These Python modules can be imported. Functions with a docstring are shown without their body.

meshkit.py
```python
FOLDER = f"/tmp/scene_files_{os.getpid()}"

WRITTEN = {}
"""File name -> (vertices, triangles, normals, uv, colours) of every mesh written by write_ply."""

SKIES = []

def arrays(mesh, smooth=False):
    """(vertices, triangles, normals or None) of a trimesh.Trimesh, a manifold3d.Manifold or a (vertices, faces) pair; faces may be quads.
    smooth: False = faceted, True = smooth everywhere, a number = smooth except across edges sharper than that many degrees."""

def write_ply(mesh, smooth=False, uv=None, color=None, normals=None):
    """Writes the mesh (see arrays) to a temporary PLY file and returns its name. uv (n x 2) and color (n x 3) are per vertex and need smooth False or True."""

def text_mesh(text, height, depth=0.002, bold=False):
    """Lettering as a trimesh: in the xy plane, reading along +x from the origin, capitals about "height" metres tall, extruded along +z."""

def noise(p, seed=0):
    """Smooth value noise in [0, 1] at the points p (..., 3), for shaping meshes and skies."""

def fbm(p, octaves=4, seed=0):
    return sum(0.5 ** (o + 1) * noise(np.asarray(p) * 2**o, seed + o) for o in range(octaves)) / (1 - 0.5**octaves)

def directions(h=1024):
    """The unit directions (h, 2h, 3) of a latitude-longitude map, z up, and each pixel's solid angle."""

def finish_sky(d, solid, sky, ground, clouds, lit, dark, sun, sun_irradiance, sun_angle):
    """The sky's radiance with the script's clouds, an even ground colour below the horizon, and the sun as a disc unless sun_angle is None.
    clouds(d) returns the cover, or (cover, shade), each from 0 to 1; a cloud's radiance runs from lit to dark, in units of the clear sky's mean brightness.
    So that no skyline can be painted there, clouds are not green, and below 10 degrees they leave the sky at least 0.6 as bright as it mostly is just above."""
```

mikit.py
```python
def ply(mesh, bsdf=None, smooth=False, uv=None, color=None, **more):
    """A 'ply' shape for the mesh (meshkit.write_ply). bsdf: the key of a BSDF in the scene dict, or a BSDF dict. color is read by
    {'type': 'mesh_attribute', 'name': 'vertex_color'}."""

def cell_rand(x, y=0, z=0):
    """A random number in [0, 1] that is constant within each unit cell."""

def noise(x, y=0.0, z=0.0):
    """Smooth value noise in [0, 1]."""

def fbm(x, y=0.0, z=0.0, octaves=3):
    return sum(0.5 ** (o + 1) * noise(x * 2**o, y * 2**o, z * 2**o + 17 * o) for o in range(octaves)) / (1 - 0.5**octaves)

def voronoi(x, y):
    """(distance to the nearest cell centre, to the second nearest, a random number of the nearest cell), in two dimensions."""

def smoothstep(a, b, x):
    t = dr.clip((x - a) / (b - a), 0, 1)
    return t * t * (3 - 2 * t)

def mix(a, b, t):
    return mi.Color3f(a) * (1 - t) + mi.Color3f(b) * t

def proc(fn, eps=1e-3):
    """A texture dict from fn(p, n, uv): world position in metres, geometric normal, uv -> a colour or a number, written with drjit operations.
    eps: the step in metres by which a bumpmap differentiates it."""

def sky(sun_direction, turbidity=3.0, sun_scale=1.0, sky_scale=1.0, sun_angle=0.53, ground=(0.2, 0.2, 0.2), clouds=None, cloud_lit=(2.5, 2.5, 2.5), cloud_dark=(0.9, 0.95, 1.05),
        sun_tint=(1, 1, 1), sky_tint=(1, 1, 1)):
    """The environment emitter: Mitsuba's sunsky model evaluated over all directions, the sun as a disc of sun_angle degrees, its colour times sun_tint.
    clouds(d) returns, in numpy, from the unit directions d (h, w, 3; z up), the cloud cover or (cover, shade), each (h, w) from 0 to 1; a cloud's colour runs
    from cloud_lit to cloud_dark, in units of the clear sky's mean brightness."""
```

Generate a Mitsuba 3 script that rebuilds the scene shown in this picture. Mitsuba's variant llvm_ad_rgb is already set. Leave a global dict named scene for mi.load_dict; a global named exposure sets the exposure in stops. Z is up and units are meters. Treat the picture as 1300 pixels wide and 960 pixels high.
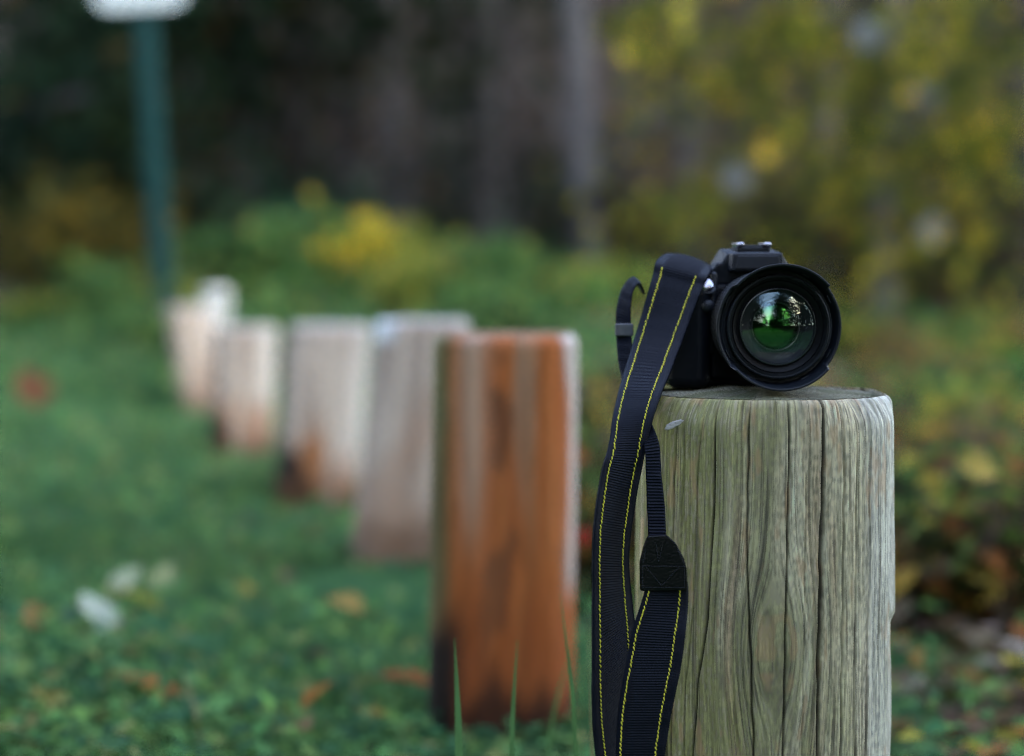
import math
import numpy as np
import trimesh
import mitsuba as mi
import drjit as dr
import mikit
from mikit import proc, ply
from meshkit import noise as nz, fbm as nfbm

T = mi.ScalarTransform4f
scene, labels = {'type': 'scene'}, {}

# ------------------------------------------------------------------ camera, sky, exposure
CAM = np.array([0.0, 0.0, 0.52])
FPX = 2754.0                       # focal length in pixels of the 1300 x 960 photograph
PITCH = math.atan(160 / FPX)
FWD = np.array([0, math.cos(PITCH), -math.sin(PITCH)])
UP = np.array([0, math.sin(PITCH), math.cos(PITCH)])


def at(px, py, d):
    """the point seen at pixel (px, py) of the photograph at depth d"""
    return CAM + d * (FWD + np.array([1.0, 0, 0]) * (px - 650) / FPX + UP * (480 - py) / FPX)


FOCUS = 1.437
scene['sensor'] = {
    'type': 'thinlens', 'fov': 2 * math.degrees(math.atan(650 / FPX)), 'fov_axis': 'x',
    'aperture_radius': 0.0125, 'focus_distance': FOCUS, 'near_clip': 0.05, 'far_clip': 600.0,
    'to_world': T().look_at(origin=CAM.tolist(), target=(CAM + FWD).tolist(), up=[0, 0, 1]),
}


def smooth01(a, b, x):
    t = np.clip((x - a) / (b - a), 0, 1)
    return t * t * (3 - 2 * t)


def cloud(d):
    n = nfbm(d * [2.2, 2.2, 4.5], 4, 5)
    c = np.clip((n - 0.40) * 3.2, 0, 1)
    haze = 1 - smooth01(0.15, 0.60, d[..., 2])      # clear blue overhead, veiled lower down
    return np.clip(0.06 + 0.30 * c + 0.60 * haze, 0, 1), np.clip((n - 0.55) * 2.0, 0, 0.5)


scene['sky'] = mikit.sky([0.65, -0.62, 0.42], turbidity=3, sun_scale=0.06, sun_angle=25, ground=(0.08, 0.1, 0.06),
                         clouds=cloud, cloud_lit=(1.86, 1.64, 1.28), cloud_dark=(1.0, 0.95, 0.92), sky_tint=(0.70, 0.94, 1.24))
exposure = 5.05

# ------------------------------------------------------------------ helpers
rng = np.random.default_rng(7)


def num(name):
    if name not in scene and name not in labels and not any(k.startswith(name + '__') for k in scene):
        return name
    i = 1
    while True:
        k = f'{name}_{i:03d}'
        if k not in scene and k not in labels and not any(q.startswith(k + '__') for q in scene):
            return k
        i += 1


def thing(name, label, cat, group=None):
    k = num(name)
    labels[k] = {'label': label, 'category': cat}
    if group:
        labels[k]['group'] = group
    return k


def add(key, shape):
    base, i = key, 1
    while key in scene:
        key = f'{base}_{i:03d}'
        i += 1
    scene[key] = shape
    return key


def lerp(a, b, t):
    return a + (b - a) * t


def cmix(a, b, t):
    t = np.asarray(t)[..., None]
    return np.asarray(a) * (1 - t) + np.asarray(b) * t


def princ(col, rough=0.5, **k):
    return {'type': 'twosided', 'b': {'type': 'principled', 'base_color': col if isinstance(col, dict) else {'type': 'rgb', 'value': list(col)}, 'roughness': rough, **k}}


VC = {'type': 'mesh_attribute', 'name': 'vertex_color'}


def diffuse_vc(rough=None, spec=0.2):
    if rough is None:
        return {'type': 'twosided', 'b': {'type': 'diffuse', 'reflectance': VC}}
    return {'type': 'twosided', 'b': {'type': 'principled', 'base_color': VC, 'roughness': rough, 'specular': spec}}


scene['m_leaf'] = {'type': 'principledthin', 'base_color': VC, 'roughness': 0.55, 'diff_trans': 0.7, 'eta': 1.4}
scene['m_matte'] = diffuse_vc()
scene['m_wood'] = diffuse_vc(0.75, 0.25)


def grain_bump(p, n, uv):
    a = mikit.fbm(uv.x * 900, uv.y * 38, 0, 3)
    b = mikit.noise(uv.x * 2600, uv.y * 420, 3.0)
    return a * 0.75 + b * 0.25


scene['m_post'] = {'type': 'bumpmap', 'arbitrary': proc(grain_bump, eps=2e-4), 'scale': 0.00042,
                   'bsdf': {'type': 'twosided', 'b': {'type': 'principled', 'base_color': VC, 'roughness': 0.85, 'specular': 0.2}}}


def grid_faces(nu, nv, wrap=False):
    """faces of a grid of nu rows with nv columns"""
    i, j = np.meshgrid(np.arange(nu - 1), np.arange(nv if wrap else nv - 1), indexing='ij')
    j2 = (j + 1) % nv
    q = np.stack([i * nv + j, i * nv + j2, (i + 1) * nv + j2, (i + 1) * nv + j], -1).reshape(-1, 4)
    return np.vstack([q[:, [0, 1, 2]], q[:, [0, 2, 3]]])


def tube(points, radii, sides=8, caps=True):
    p = np.asarray(points, float)
    r = np.broadcast_to(np.asarray(radii, float), (len(p),))
    t = np.gradient(p, axis=0)
    t /= np.linalg.norm(t, axis=1, keepdims=True) + 1e-12
    ref = np.array([0.31, 0.82, 0.12])
    a = np.cross(t, ref)
    a /= np.linalg.norm(a, axis=1, keepdims=True) + 1e-12
    b = np.cross(t, a)
    ang = np.arange(sides) * 2 * np.pi / sides
    v = p[:, None] + r[:, None, None] * (np.cos(ang)[None, :, None] * a[:, None] + np.sin(ang)[None, :, None] * b[:, None])
    f = grid_faces(len(p), sides, True)
    v = v.reshape(-1, 3)
    if caps:
        n = len(v)
        v = np.vstack([v, p[:1], p[-1:]])
        k = np.arange(sides)
        f = np.vstack([f, np.stack([(k + 1) % sides, k, k * 0 + n], 1), np.stack([k + (len(p) - 1) * sides, (k + 1) % sides + (len(p) - 1) * sides, k * 0 + n + 1], 1)])
    return v, f


def joinm(parts):
    vs, fs, o = [], [], 0
    for v, f in parts:
        vs.append(np.asarray(v))
        fs.append(np.asarray(f) + o)
        o += len(v)
    return np.vstack(vs), np.vstack(fs)


ICO = np.array(trimesh.creation.icosphere(subdivisions=3).vertices)


def hull(balls):
    """hull of balls (x, y, z, r)"""
    return trimesh.convex.convex_hull(np.vstack([ICO * b[3] + np.array(b[:3]) for b in balls]))


def rbox(x0, x1, y0, y1, z0, z1, r):
    return hull([(x, y, z, r) for x in (x0 + r, x1 - r) for y in (y0 + r, y1 - r) for z in (z0 + r, z1 - r)])


def spline(pts, n):
    """Catmull-Rom through the rows of pts, n samples"""
    p = np.asarray(pts, float)
    k = np.arange(len(p))
    from scipy.interpolate import PchipInterpolator, CubicSpline
    return CubicSpline(k, p, bc_type='natural')(np.linspace(0, len(p) - 1, n))


def ground_z(x, y):
    x, y = np.asarray(x, float), np.asarray(y, float)
    y0 = lerp(7.2, 4.3, smooth01(-1.05, -1.75, x))
    z = lerp(0.25, 0.15, smooth01(-1.2, -2.3, x)) * smooth01(0, 1, (y - y0) / (8.7 - y0)) * smooth01(1.3, 0.4, x)
    z = z + 9.0 * smooth01(15, 48, y) * 1.0
    z = z + 0.20 * (nfbm(np.stack([x * 0.9 + 3, y * 0.7, x * 0], -1), 2, 19) - 0.5) * smooth01(-0.9, -1.5, x) * smooth01(3.2, 4.5, y) * smooth01(12, 9, y)
    z = z + 0.03 * (nfbm(np.stack([x * 1.3, y * 1.3, x * 0], -1), 3, 11) - 0.5) * smooth01(1.0, 3.0, np.hypot(x, y))
    return z


# ------------------------------------------------------------------ ground
def build_ground():
    xs = np.concatenate([np.linspace(-160, -14, 20), np.linspace(-12, 12, 150), np.linspace(14, 160, 20)])
    ys = np.concatenate([np.linspace(-160, -6, 20), np.linspace(-5, 20, 160), np.linspace(21, 60, 40), np.linspace(66, 300, 20)])
    X, Y = np.meshgrid(xs, ys)
    Z = ground_z(X, Y)
    v = np.stack([X, Y, Z], -1).reshape(-1, 3)
    f = grid_faces(len(ys), len(xs))
    scene['ground'] = ply((v, f), 'm_ground', smooth=True)
    labels['ground'] = {'label': 'grassy ground with soil and leaf litter rising to the wood behind', 'kind': 'structure'}


def ground_col(p, n, uv):
    a = mikit.fbm(p.x * 2.3, p.y * 2.3, 0.0, 4)
    b = mikit.fbm(p.x * 14, p.y * 14, 5.0, 3)
    grass = mikit.mix((0.032, 0.080, 0.030), (0.060, 0.130, 0.045), b)
    soil = mikit.mix((0.020, 0.015, 0.012), (0.058, 0.043, 0.033), b)
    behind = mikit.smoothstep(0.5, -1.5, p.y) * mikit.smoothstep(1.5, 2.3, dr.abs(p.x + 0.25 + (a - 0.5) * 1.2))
    near_soil = mikit.mix((0.07, 0.06, 0.032), (0.19, 0.15, 0.085), b)
    right = mikit.smoothstep(0.0, 0.9, p.x + (a - 0.5) * 1.4) * mikit.smoothstep(1.2, 2.2, p.y)
    far = mikit.smoothstep(9.0, 11.5, p.y + (a - 0.5) * 2.0)
    grass = mikit.mix(grass, mikit.mix((0.06, 0.15, 0.03), (0.11, 0.23, 0.05), b), mikit.smoothstep(0.5, -1.5, p.y) * mikit.smoothstep(2.3, 1.5, dr.abs(p.x + 0.25 + (a - 0.5) * 1.2)))  # greener strip behind the camera: sunlight on the grass put into its colour
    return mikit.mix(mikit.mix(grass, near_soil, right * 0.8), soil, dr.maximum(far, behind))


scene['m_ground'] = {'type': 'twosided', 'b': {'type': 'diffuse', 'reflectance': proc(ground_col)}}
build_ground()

# ------------------------------------------------------------------ posts
def superellipse(n_pts, hw, hd, n):
    t = np.linspace(0, 2 * np.pi, 4000, endpoint=False)
    x = hw * np.sign(np.cos(t)) * np.abs(np.cos(t)) ** (2 / n)
    y = hd * np.sign(np.sin(t)) * np.abs(np.sin(t)) ** (2 / n)
    d = np.hypot(np.diff(x, append=x[:1]), np.diff(y, append=y[:1]))
    s = np.concatenate([[0], np.cumsum(d)])
    q = np.linspace(0, s[-1], n_pts, endpoint=False)
    x2, y2 = np.interp(q, s, np.append(x, x[0])), np.interp(q, s, np.append(y, y[0]))
    return x2, y2, s[-1], q


def superellipse_front(n_pts, hw, hd, n):
    """as superellipse, with most points on the side that faces the row's open end"""
    x, y, per, s = superellipse(4000, hw, hd, n)
    w = np.cumsum(np.where(y < 0.25 * hd, 1.0, 0.22))
    q = np.interp(np.linspace(w[0], w[-1], n_pts, endpoint=False), w, np.arange(4000))
    i = np.round(q).astype(int)
    return x[i], y[i], per, s[i]


def log_mesh(hw, hd, n, height, n_around, n_up, round_top, disp, bottom=-0.06, n_top=24, taper=0.0, sampler=superellipse):
    """a post as one grid: side rows from the bottom, the rounded top edge, then the end grain. disp(x, y, s, z) -> inward cut in metres.
    returns vertices, faces, uv and (x, y, s, h, inside) per vertex"""
    x, y, per, s = sampler(n_around, hw, hd, n)
    rows = []
    for z in np.linspace(bottom, height - round_top, n_up):
        rows.append((z, 1.0, 0.0))
    for a in np.linspace(0, np.pi / 2, 7)[1:]:
        rows.append((height - round_top + round_top * np.sin(a), 1 - (round_top / hw) * (1 - np.cos(a)), 0.5 * a / (np.pi / 2)))
    last = rows[-1][1]
    for k in np.linspace(0, 1, n_top)[1:]:
        rows.append((height, last * (1 - k), 0.5 + 0.5 * k))
    rows = np.array(rows)
    z = np.repeat(rows[:, 0], n_around)
    k = np.repeat(rows[:, 1], n_around)
    ins = np.repeat(rows[:, 2], n_around)
    X, Y, S = np.tile(x, len(rows)), np.tile(y, len(rows)), np.tile(s, len(rows))
    cut = disp(X, Y, S, z, k, ins)
    cut, inward = cut if isinstance(cut, tuple) else (cut, cut)
    rad = np.hypot(X, Y)
    kk = np.maximum(k - inward / rad * np.minimum(k, 1), 0) * (1 - taper * z / height)
    zz = z - np.where(ins >= 0.45, cut - 0.0026, 0)
    v = np.stack([X * kk, Y * kk, zz], -1)
    f = grid_faces(len(rows), n_around, True)
    uv = np.stack([S, z + (1 - k) * hw], -1)
    return v, f, uv, dict(X=X, Y=Y, S=S, z=z, k=k, ins=ins, cut=cut)


# the front post --------------------------------------------------------
PC = at(970, 480, 1.515)[:2]
P_H = 0.4225
HW, HD = 0.0925, 0.0905


def post_px_to_x(px):
    return (px - 650) * 1.43 / FPX - PC[0]


CR = []                            # cracks in the front: (x at the top, z list, wander list, width, depth)
for pts, w, dep in (
        ([(902, 520), (903, 620), (900, 720), (896, 790), (884, 870), (878, 960)], 0.0010, 0.0045),
        ([(886, 540), (879, 640), (877, 780), (868, 900)], 0.0005, 0.0018),
        ([(950, 505), (948, 620), (947, 730), (953, 830), (957, 960)], 0.0009, 0.004),
        ([(1001, 500), (1003, 600), (1001, 720), (1000, 840), (999, 960)], 0.0010, 0.0042),
        ([(1043, 488), (1049, 520), (1050, 640), (1048, 760), (1046, 870), (1047, 960)], 0.0015, 0.0075),
        ([(1026, 640), (1027, 760), (1024, 960)], 0.0005, 0.0016),
        ([(1078, 560), (1079, 700), (1078, 800), (1076, 960)], 0.0007, 0.0025),
        ([(1098, 540), (1098, 720), (1096, 960)], 0.0006, 0.0018),
        ([(1117, 520), (1118, 700), (1113, 960)], 0.0005, 0.0016),
        ([(850, 540), (848, 700), (846, 960)], 0.0008, 0.0028),
        ([(862, 560), (858, 760), (852, 960)], 0.0005, 0.0016)):
    p = np.array([[post_px_to_x(a), at(a, b, 1.43)[2]] for a, b in pts])
    CR.append((p[::-1, 1], p[::-1, 0], w, dep))


def crack_field(X, Y, z):
    c = np.zeros_like(X)
    front = Y < 0.0
    for zs, xs, w, dep in CR:
        xc = np.interp(z, zs, xs) + 0.0012 * (nz(np.stack([z * 60, z * 0 + xs[0] * 900, z * 0], -1), 3) - 0.5)
        fade = smooth01(zs[0] - 0.02, zs[0] + 0.01, z) * (1 - smooth01(zs[-1] + 0.006, zs[-1] + 0.03, z)) if zs[-1] < P_H - 0.03 else 1.0
        ww = w * (0.55 + 0.8 * nz(np.stack([z * 45, z * 0 + xs[0] * 500, z * 0 + 4], -1), 8))
        c = np.maximum(c, 0.68 * dep * np.exp(-((X - xc) / (0.62 * ww + 0.00012)) ** 2) * fade * front * (0.45 + 0.55 * smooth01(P_H, P_H - 0.03, z)))
    # cracks round the rest, evenly unlike
    s = np.arctan2(Y, X)
    for k in range(14):
        a0 = 0.05 + k * np.pi / 14
        xc = a0 + 0.04 * np.sin(z * 9 + k * 2.1)
        c = np.maximum(c, (0.0015 + 0.0025 * ((k * 7) % 5) / 5) * np.exp(-((s - xc) / 0.012) ** 2) * (Y >= 0))
    return c


def knot_warp(X, z):
    """the grain parts round a knot low on the front"""
    kx, kz = post_px_to_x(985), at(985, 830, 1.43)[2]
    g = np.exp(-(((X - kx) / 0.034) ** 2 + ((z - kz) / 0.055) ** 2))
    return X + 0.018 * g * np.tanh((X - kx) / 0.012) * -1, g


def front_disp(X, Y, S, z, k, ins):
    xw, g = knot_warp(X, z)
    Sw = S + (xw - X) * (Y < 0)
    P = lambda a, b, c=0: np.stack([Sw * a, z * b, Sw * 0 + c], -1)
    ring = nfbm(P(160, 3.0), 3, 1)
    fine = nfbm(P(520, 9, 3), 3, 2)
    side = ins < 0.45
    r = np.hypot(X * k, Y * k)
    rings = 0.5 + 0.5 * np.sin(r * 1700 + 6 * nfbm(np.stack([X * k * 30, Y * k * 30, X * 0], -1), 2, 9))
    top = 0.0011 * rings + 0.004 * nfbm(np.stack([X * k * 45, Y * k * 45, X * 0 + 2], -1), 3, 4) - 0.003 * (1 - k ** 2)
    low = 0.007 * nfbm(np.stack([X * 14, Y * 14, z * 5], -1), 3, 21)
    cut = np.where(side, 0.0008 * ring + (0.0010 * fine + 0.0009 * nfbm(P(1300, 70, 6), 2, 14)) * (0.25 + 1.1 * smooth01(0.4, 0.65, nfbm(np.stack([X * 40, z * 9, Y * 30], -1), 3, 44))) + low, top + low * k)
    # the arris of the top is worn and chipped
    rim = (0.003 * nfbm(np.stack([S * 90, S * 0, S * 0], -1), 4, 6) + 0.0035 * smooth01(0.5, 0.8, nfbm(np.stack([S * 240, S * 0, S * 0], -1), 3, 46))
           + 0.006 * smooth01(0.45, 0.8, nfbm(np.stack([S * 22, S * 0 + 4, S * 0], -1), 2, 47)) + 0.006 * smooth01(-0.055, -0.085, X))
    cut += np.where(side, rim * np.exp(-((z - P_H) / 0.011) ** 2), 0)
    cut += crack_field(X, Y, z) * np.where(side, 1.0, smooth01(0.25, 1.0, k) * 0.8)
    # a splinter has come off low on the right
    zc = at(1130, 772, 1.5)[2]
    cut += 0.0030 * smooth01(zc + 0.006, zc - 0.004, z + 0.012 * (nz(np.stack([S * 200, S * 0, S * 0], -1), 3) - 0.5)) * smooth01(0.080, 0.089, X) * (Y < 0.05)
    inward = np.where(side, cut, rim * smooth01(0.5, 1.0, k) + 0.003 * k)
    cut = cut + np.where(side, 0, rim * 0.8 * smooth01(0.86, 1.0, k))
    return cut, inward


def front_colour(d):
    X, Y, S, z, k, ins = (d[q] for q in ('X', 'Y', 'S', 'z', 'k', 'ins'))
    xw, g = knot_warp(X, z)
    Sw = S + (xw - X) * (Y < 0)
    P = lambda a, b, c=0: np.stack([Sw * a, z * b, Sw * 0 + c], -1)
    st1, st2, st3 = nfbm(P(75, 2.2), 3, 31), nfbm(P(170, 9, 1), 4, 32), nfbm(P(620, 40, 5), 3, 33)
    blot = nfbm(np.stack([X * 26, z * 12, Y * 20], -1), 4, 34)
    speck = nfbm(np.stack([S * 700, z * 260, S * 0], -1), 3, 37)
    grey = cmix((0.43, 0.36, 0.22), (0.78, 0.68, 0.46), np.clip(0.15 + 0.9 * st2 + 0.5 * (st3 - 0.5), 0, 1))
    pale = np.array([0.72, 0.70, 0.60])
    tan = np.array([0.43, 0.29, 0.17])
    moss = cmix((0.125, 0.130, 0.025), (0.32, 0.315, 0.10), st3)
    c = grey
    c = cmix(c, tan, smooth01(0.53, 0.72, nfbm(P(60, 4, 9), 3, 36)) * 0.6)
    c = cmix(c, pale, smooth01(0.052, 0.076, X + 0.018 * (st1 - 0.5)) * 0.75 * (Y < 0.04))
    leftness = 1 - smooth01(-0.085, 0.045, X)
    mo = smooth01(0.40, 0.60, 0.55 * blot + 0.45 * st1 + 0.16 * leftness + 0.07 * smooth01(0.30, 0.15, z) + 0.10 * g)
    mo = np.maximum(mo, 0.9 * smooth01(0.032, 0.0, np.abs(z - (P_H - 0.02))) * smooth01(0.42, 0.62, blot + 0.1 * leftness))
    mo *= 1 - 0.7 * smooth01(0.045, 0.07, X)
    mo *= 0.35 + 0.65 * smooth01(0.38, 0.58, speck * 0.7 + st3 * 0.3 + 0.06)
    c = cmix(c, moss, np.clip(mo * (0.50 + 0.36 * leftness), 0, 1))
    c = cmix(c, (0.085, 0.07, 0.05), smooth01(0.62, 0.8, st2) * 0.7 * smooth01(0.4, 0.6, st1))
    c = cmix(c, (0.17, 0.145, 0.10), 0.55 * g * smooth01(0.35, 0.65, st1))
    fib = nfbm(P(950, 34, 8), 3, 41)
    c = c * (0.56 + 0.48 * smooth01(0.25, 0.75, speck) + 0.40 * smooth01(0.3, 0.7, fib))[:, None]
    c = cmix(c, (0.10, 0.085, 0.06), smooth01(0.60, 0.74, nfbm(P(800, 11, 12), 3, 42)) * 0.6)
    c = cmix(c, (0.55, 0.33, 0.17), smooth01(0.64, 0.78, nfbm(np.stack([Sw * 150, z * 45, Sw * 0], -1), 3, 43)) * 0.45)
    top = ins >= 0.45
    r = np.hypot(X * k, Y * k)
    rings = 0.5 + 0.5 * np.sin(r * 1700 + 6 * nfbm(np.stack([X * k * 30, Y * k * 30, X * 0], -1), 2, 9))
    tc = cmix((0.09, 0.08, 0.05), (0.40, 0.37, 0.26), np.clip(rings * 0.75 + 0.7 * (st3 - 0.35), 0, 1))
    tc = cmix(tc, (0.09, 0.10, 0.035), smooth01(0.45, 0.65, blot) * 0.6)
    c = np.where(top[:, None], tc, c)
    ck = np.clip(crack_field(X, Y, z) / 0.003, 0, 1) * np.where(top, smooth01(0.3, 0.9, k), 1)
    c = cmix(c, (0.022, 0.017, 0.012), ck * 0.8)
    return np.clip(c, 0.004, 0.8)


v, f, uv, dd = log_mesh(HW, HD, 2.9, P_H, 1150, 420, 0.006, front_disp, bottom=-0.06, n_top=60, sampler=superellipse_front)
col = front_colour(dd)
v = v + [PC[0], PC[1], 0]
k = thing('wooden_post', 'nearest post, grey weathered wood with cracks and moss, carrying the camera', 'post', 'wooden posts along the grass')
scene[k] = ply((v, f), 'm_post', smooth=True, uv=uv, color=col)


# the posts behind -------------------------------------------------------
def rear_post(px, d, width_px, top_px, lean_px, base_z, label, fn, n=3.2, yaw=0.0, depth=1.0, slope=0.0, seed=0, round_top=0.008):
    """px: centre at the top; lean_px: how far the base is to the right of the top; slope: the cut of the top falls to the right"""
    top = at(px, top_px, d)
    h = top[2] - base_z
    hw = width_px * d / FPX / 2
    sd = seed

    def disp(X, Y, S, z, k, ins):
        P = lambda a, b, c=0: np.stack([S * a, z * b, S * 0 + c], -1)
        c = 0.005 * nfbm(P(60, 2.5, sd), 3, sd) + 0.0025 * nfbm(P(220, 6), 2, sd + 1)
        for q in range(7):
            xc = -hw + (q + 0.5 + 0.5 * math.sin(q * 5 + sd)) * 2 * hw / 7 + 0.006 * np.sin(z * 8 + q)
            c = np.maximum(c, 0.006 * np.exp(-((X - xc) / 0.0016) ** 2) * (Y < 0))
        return np.where(ins < 0.45, c, 0.004 * nfbm(np.stack([X * k * 50, Y * k * 50, X * 0], -1), 3, sd) + 0.008 * smooth01(0.85, 1, k))

    v, f, uv, q = log_mesh(hw, hw * depth, n, h, 150, 90, round_top, disp, bottom=-0.08, n_top=12)
    col = fn(q['X'] / hw, q['Y'] / hw, q['S'], q['z'] / h, q['ins'], q['k'], sd)
    v[:, 2] -= slope * (v[:, 0]) * np.clip(v[:, 2] / h, 0, 1) ** 6
    a = math.radians(yaw)
    v = np.stack([v[:, 0] * math.cos(a) - v[:, 1] * math.sin(a), v[:, 0] * math.sin(a) + v[:, 1] * math.cos(a), v[:, 2]], -1)
    v[:, 0] += (lean_px * d / FPX) * (1 - v[:, 2] / h)
    v = v + [top[0], top[1], base_z]
    key = thing('wooden_post', label, 'post', 'wooden posts along the grass')
    scene[key] = ply((v, f), 'm_wood', smooth=True, color=np.clip(col, 0.004, 0.85))
    POSTS.append((top[0] + lean_px * d / FPX, top[1], hw))
    return key


POSTS = [(PC[0], PC[1], HW)]


def streaks(S, zz, a, b, seed, c=0):
    return nfbm(np.stack([S * a, zz * b, S * 0 + c], -1), 3, seed)


def orange_wood(x, y, S, t, ins, k, sd):
    s1, s2 = streaks(S, t, 45, 1.2, 51), streaks(S, t, 160, 3.5, 52)
    c = cmix((0.37, 0.082, 0.016), (0.64, 0.205, 0.056), np.clip(s2 * 1.1, 0, 1))
    c = cmix(c, (0.62, 0.40, 0.24), smooth01(0.35, 0.95, t) * smooth01(0.45, 0.65, s1) * 0.7)
    c = cmix(c, (0.13, 0.035, 0.012), smooth01(0.52, 0.74, s1 + 0.06 * (1 - t)) * 0.42)
    c = cmix(c, (0.09, 0.04, 0.022), smooth01(0.50, 0.85, s2) * 0.35)
    b = nfbm(np.stack([x * 2.2, t * 5, x * 0], -1), 3, 53)
    c = cmix(c, (0.10, 0.045, 0.025), smooth01(0.58, 0.75, b) * 0.6)
    # mossy left arris, bleached right side, charred foot
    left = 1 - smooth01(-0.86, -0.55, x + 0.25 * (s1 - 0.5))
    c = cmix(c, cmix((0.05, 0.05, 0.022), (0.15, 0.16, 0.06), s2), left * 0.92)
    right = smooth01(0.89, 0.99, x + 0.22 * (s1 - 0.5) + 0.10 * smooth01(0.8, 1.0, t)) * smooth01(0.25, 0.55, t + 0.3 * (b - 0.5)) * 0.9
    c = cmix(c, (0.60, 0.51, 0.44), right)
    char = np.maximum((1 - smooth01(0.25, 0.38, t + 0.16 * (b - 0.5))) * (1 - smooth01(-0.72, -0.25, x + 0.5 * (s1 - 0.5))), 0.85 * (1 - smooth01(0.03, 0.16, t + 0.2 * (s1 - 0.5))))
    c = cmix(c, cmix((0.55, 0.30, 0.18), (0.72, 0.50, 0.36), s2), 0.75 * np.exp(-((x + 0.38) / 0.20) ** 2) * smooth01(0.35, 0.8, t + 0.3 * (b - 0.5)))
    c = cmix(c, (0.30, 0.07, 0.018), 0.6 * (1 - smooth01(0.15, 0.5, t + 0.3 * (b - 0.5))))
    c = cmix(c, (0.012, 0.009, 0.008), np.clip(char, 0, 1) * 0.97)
    topc = cmix((0.12, 0.06, 0.03), (0.33, 0.18, 0.10), s2)
    return np.where((ins >= 0.45)[:, None], topc, c)


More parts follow.
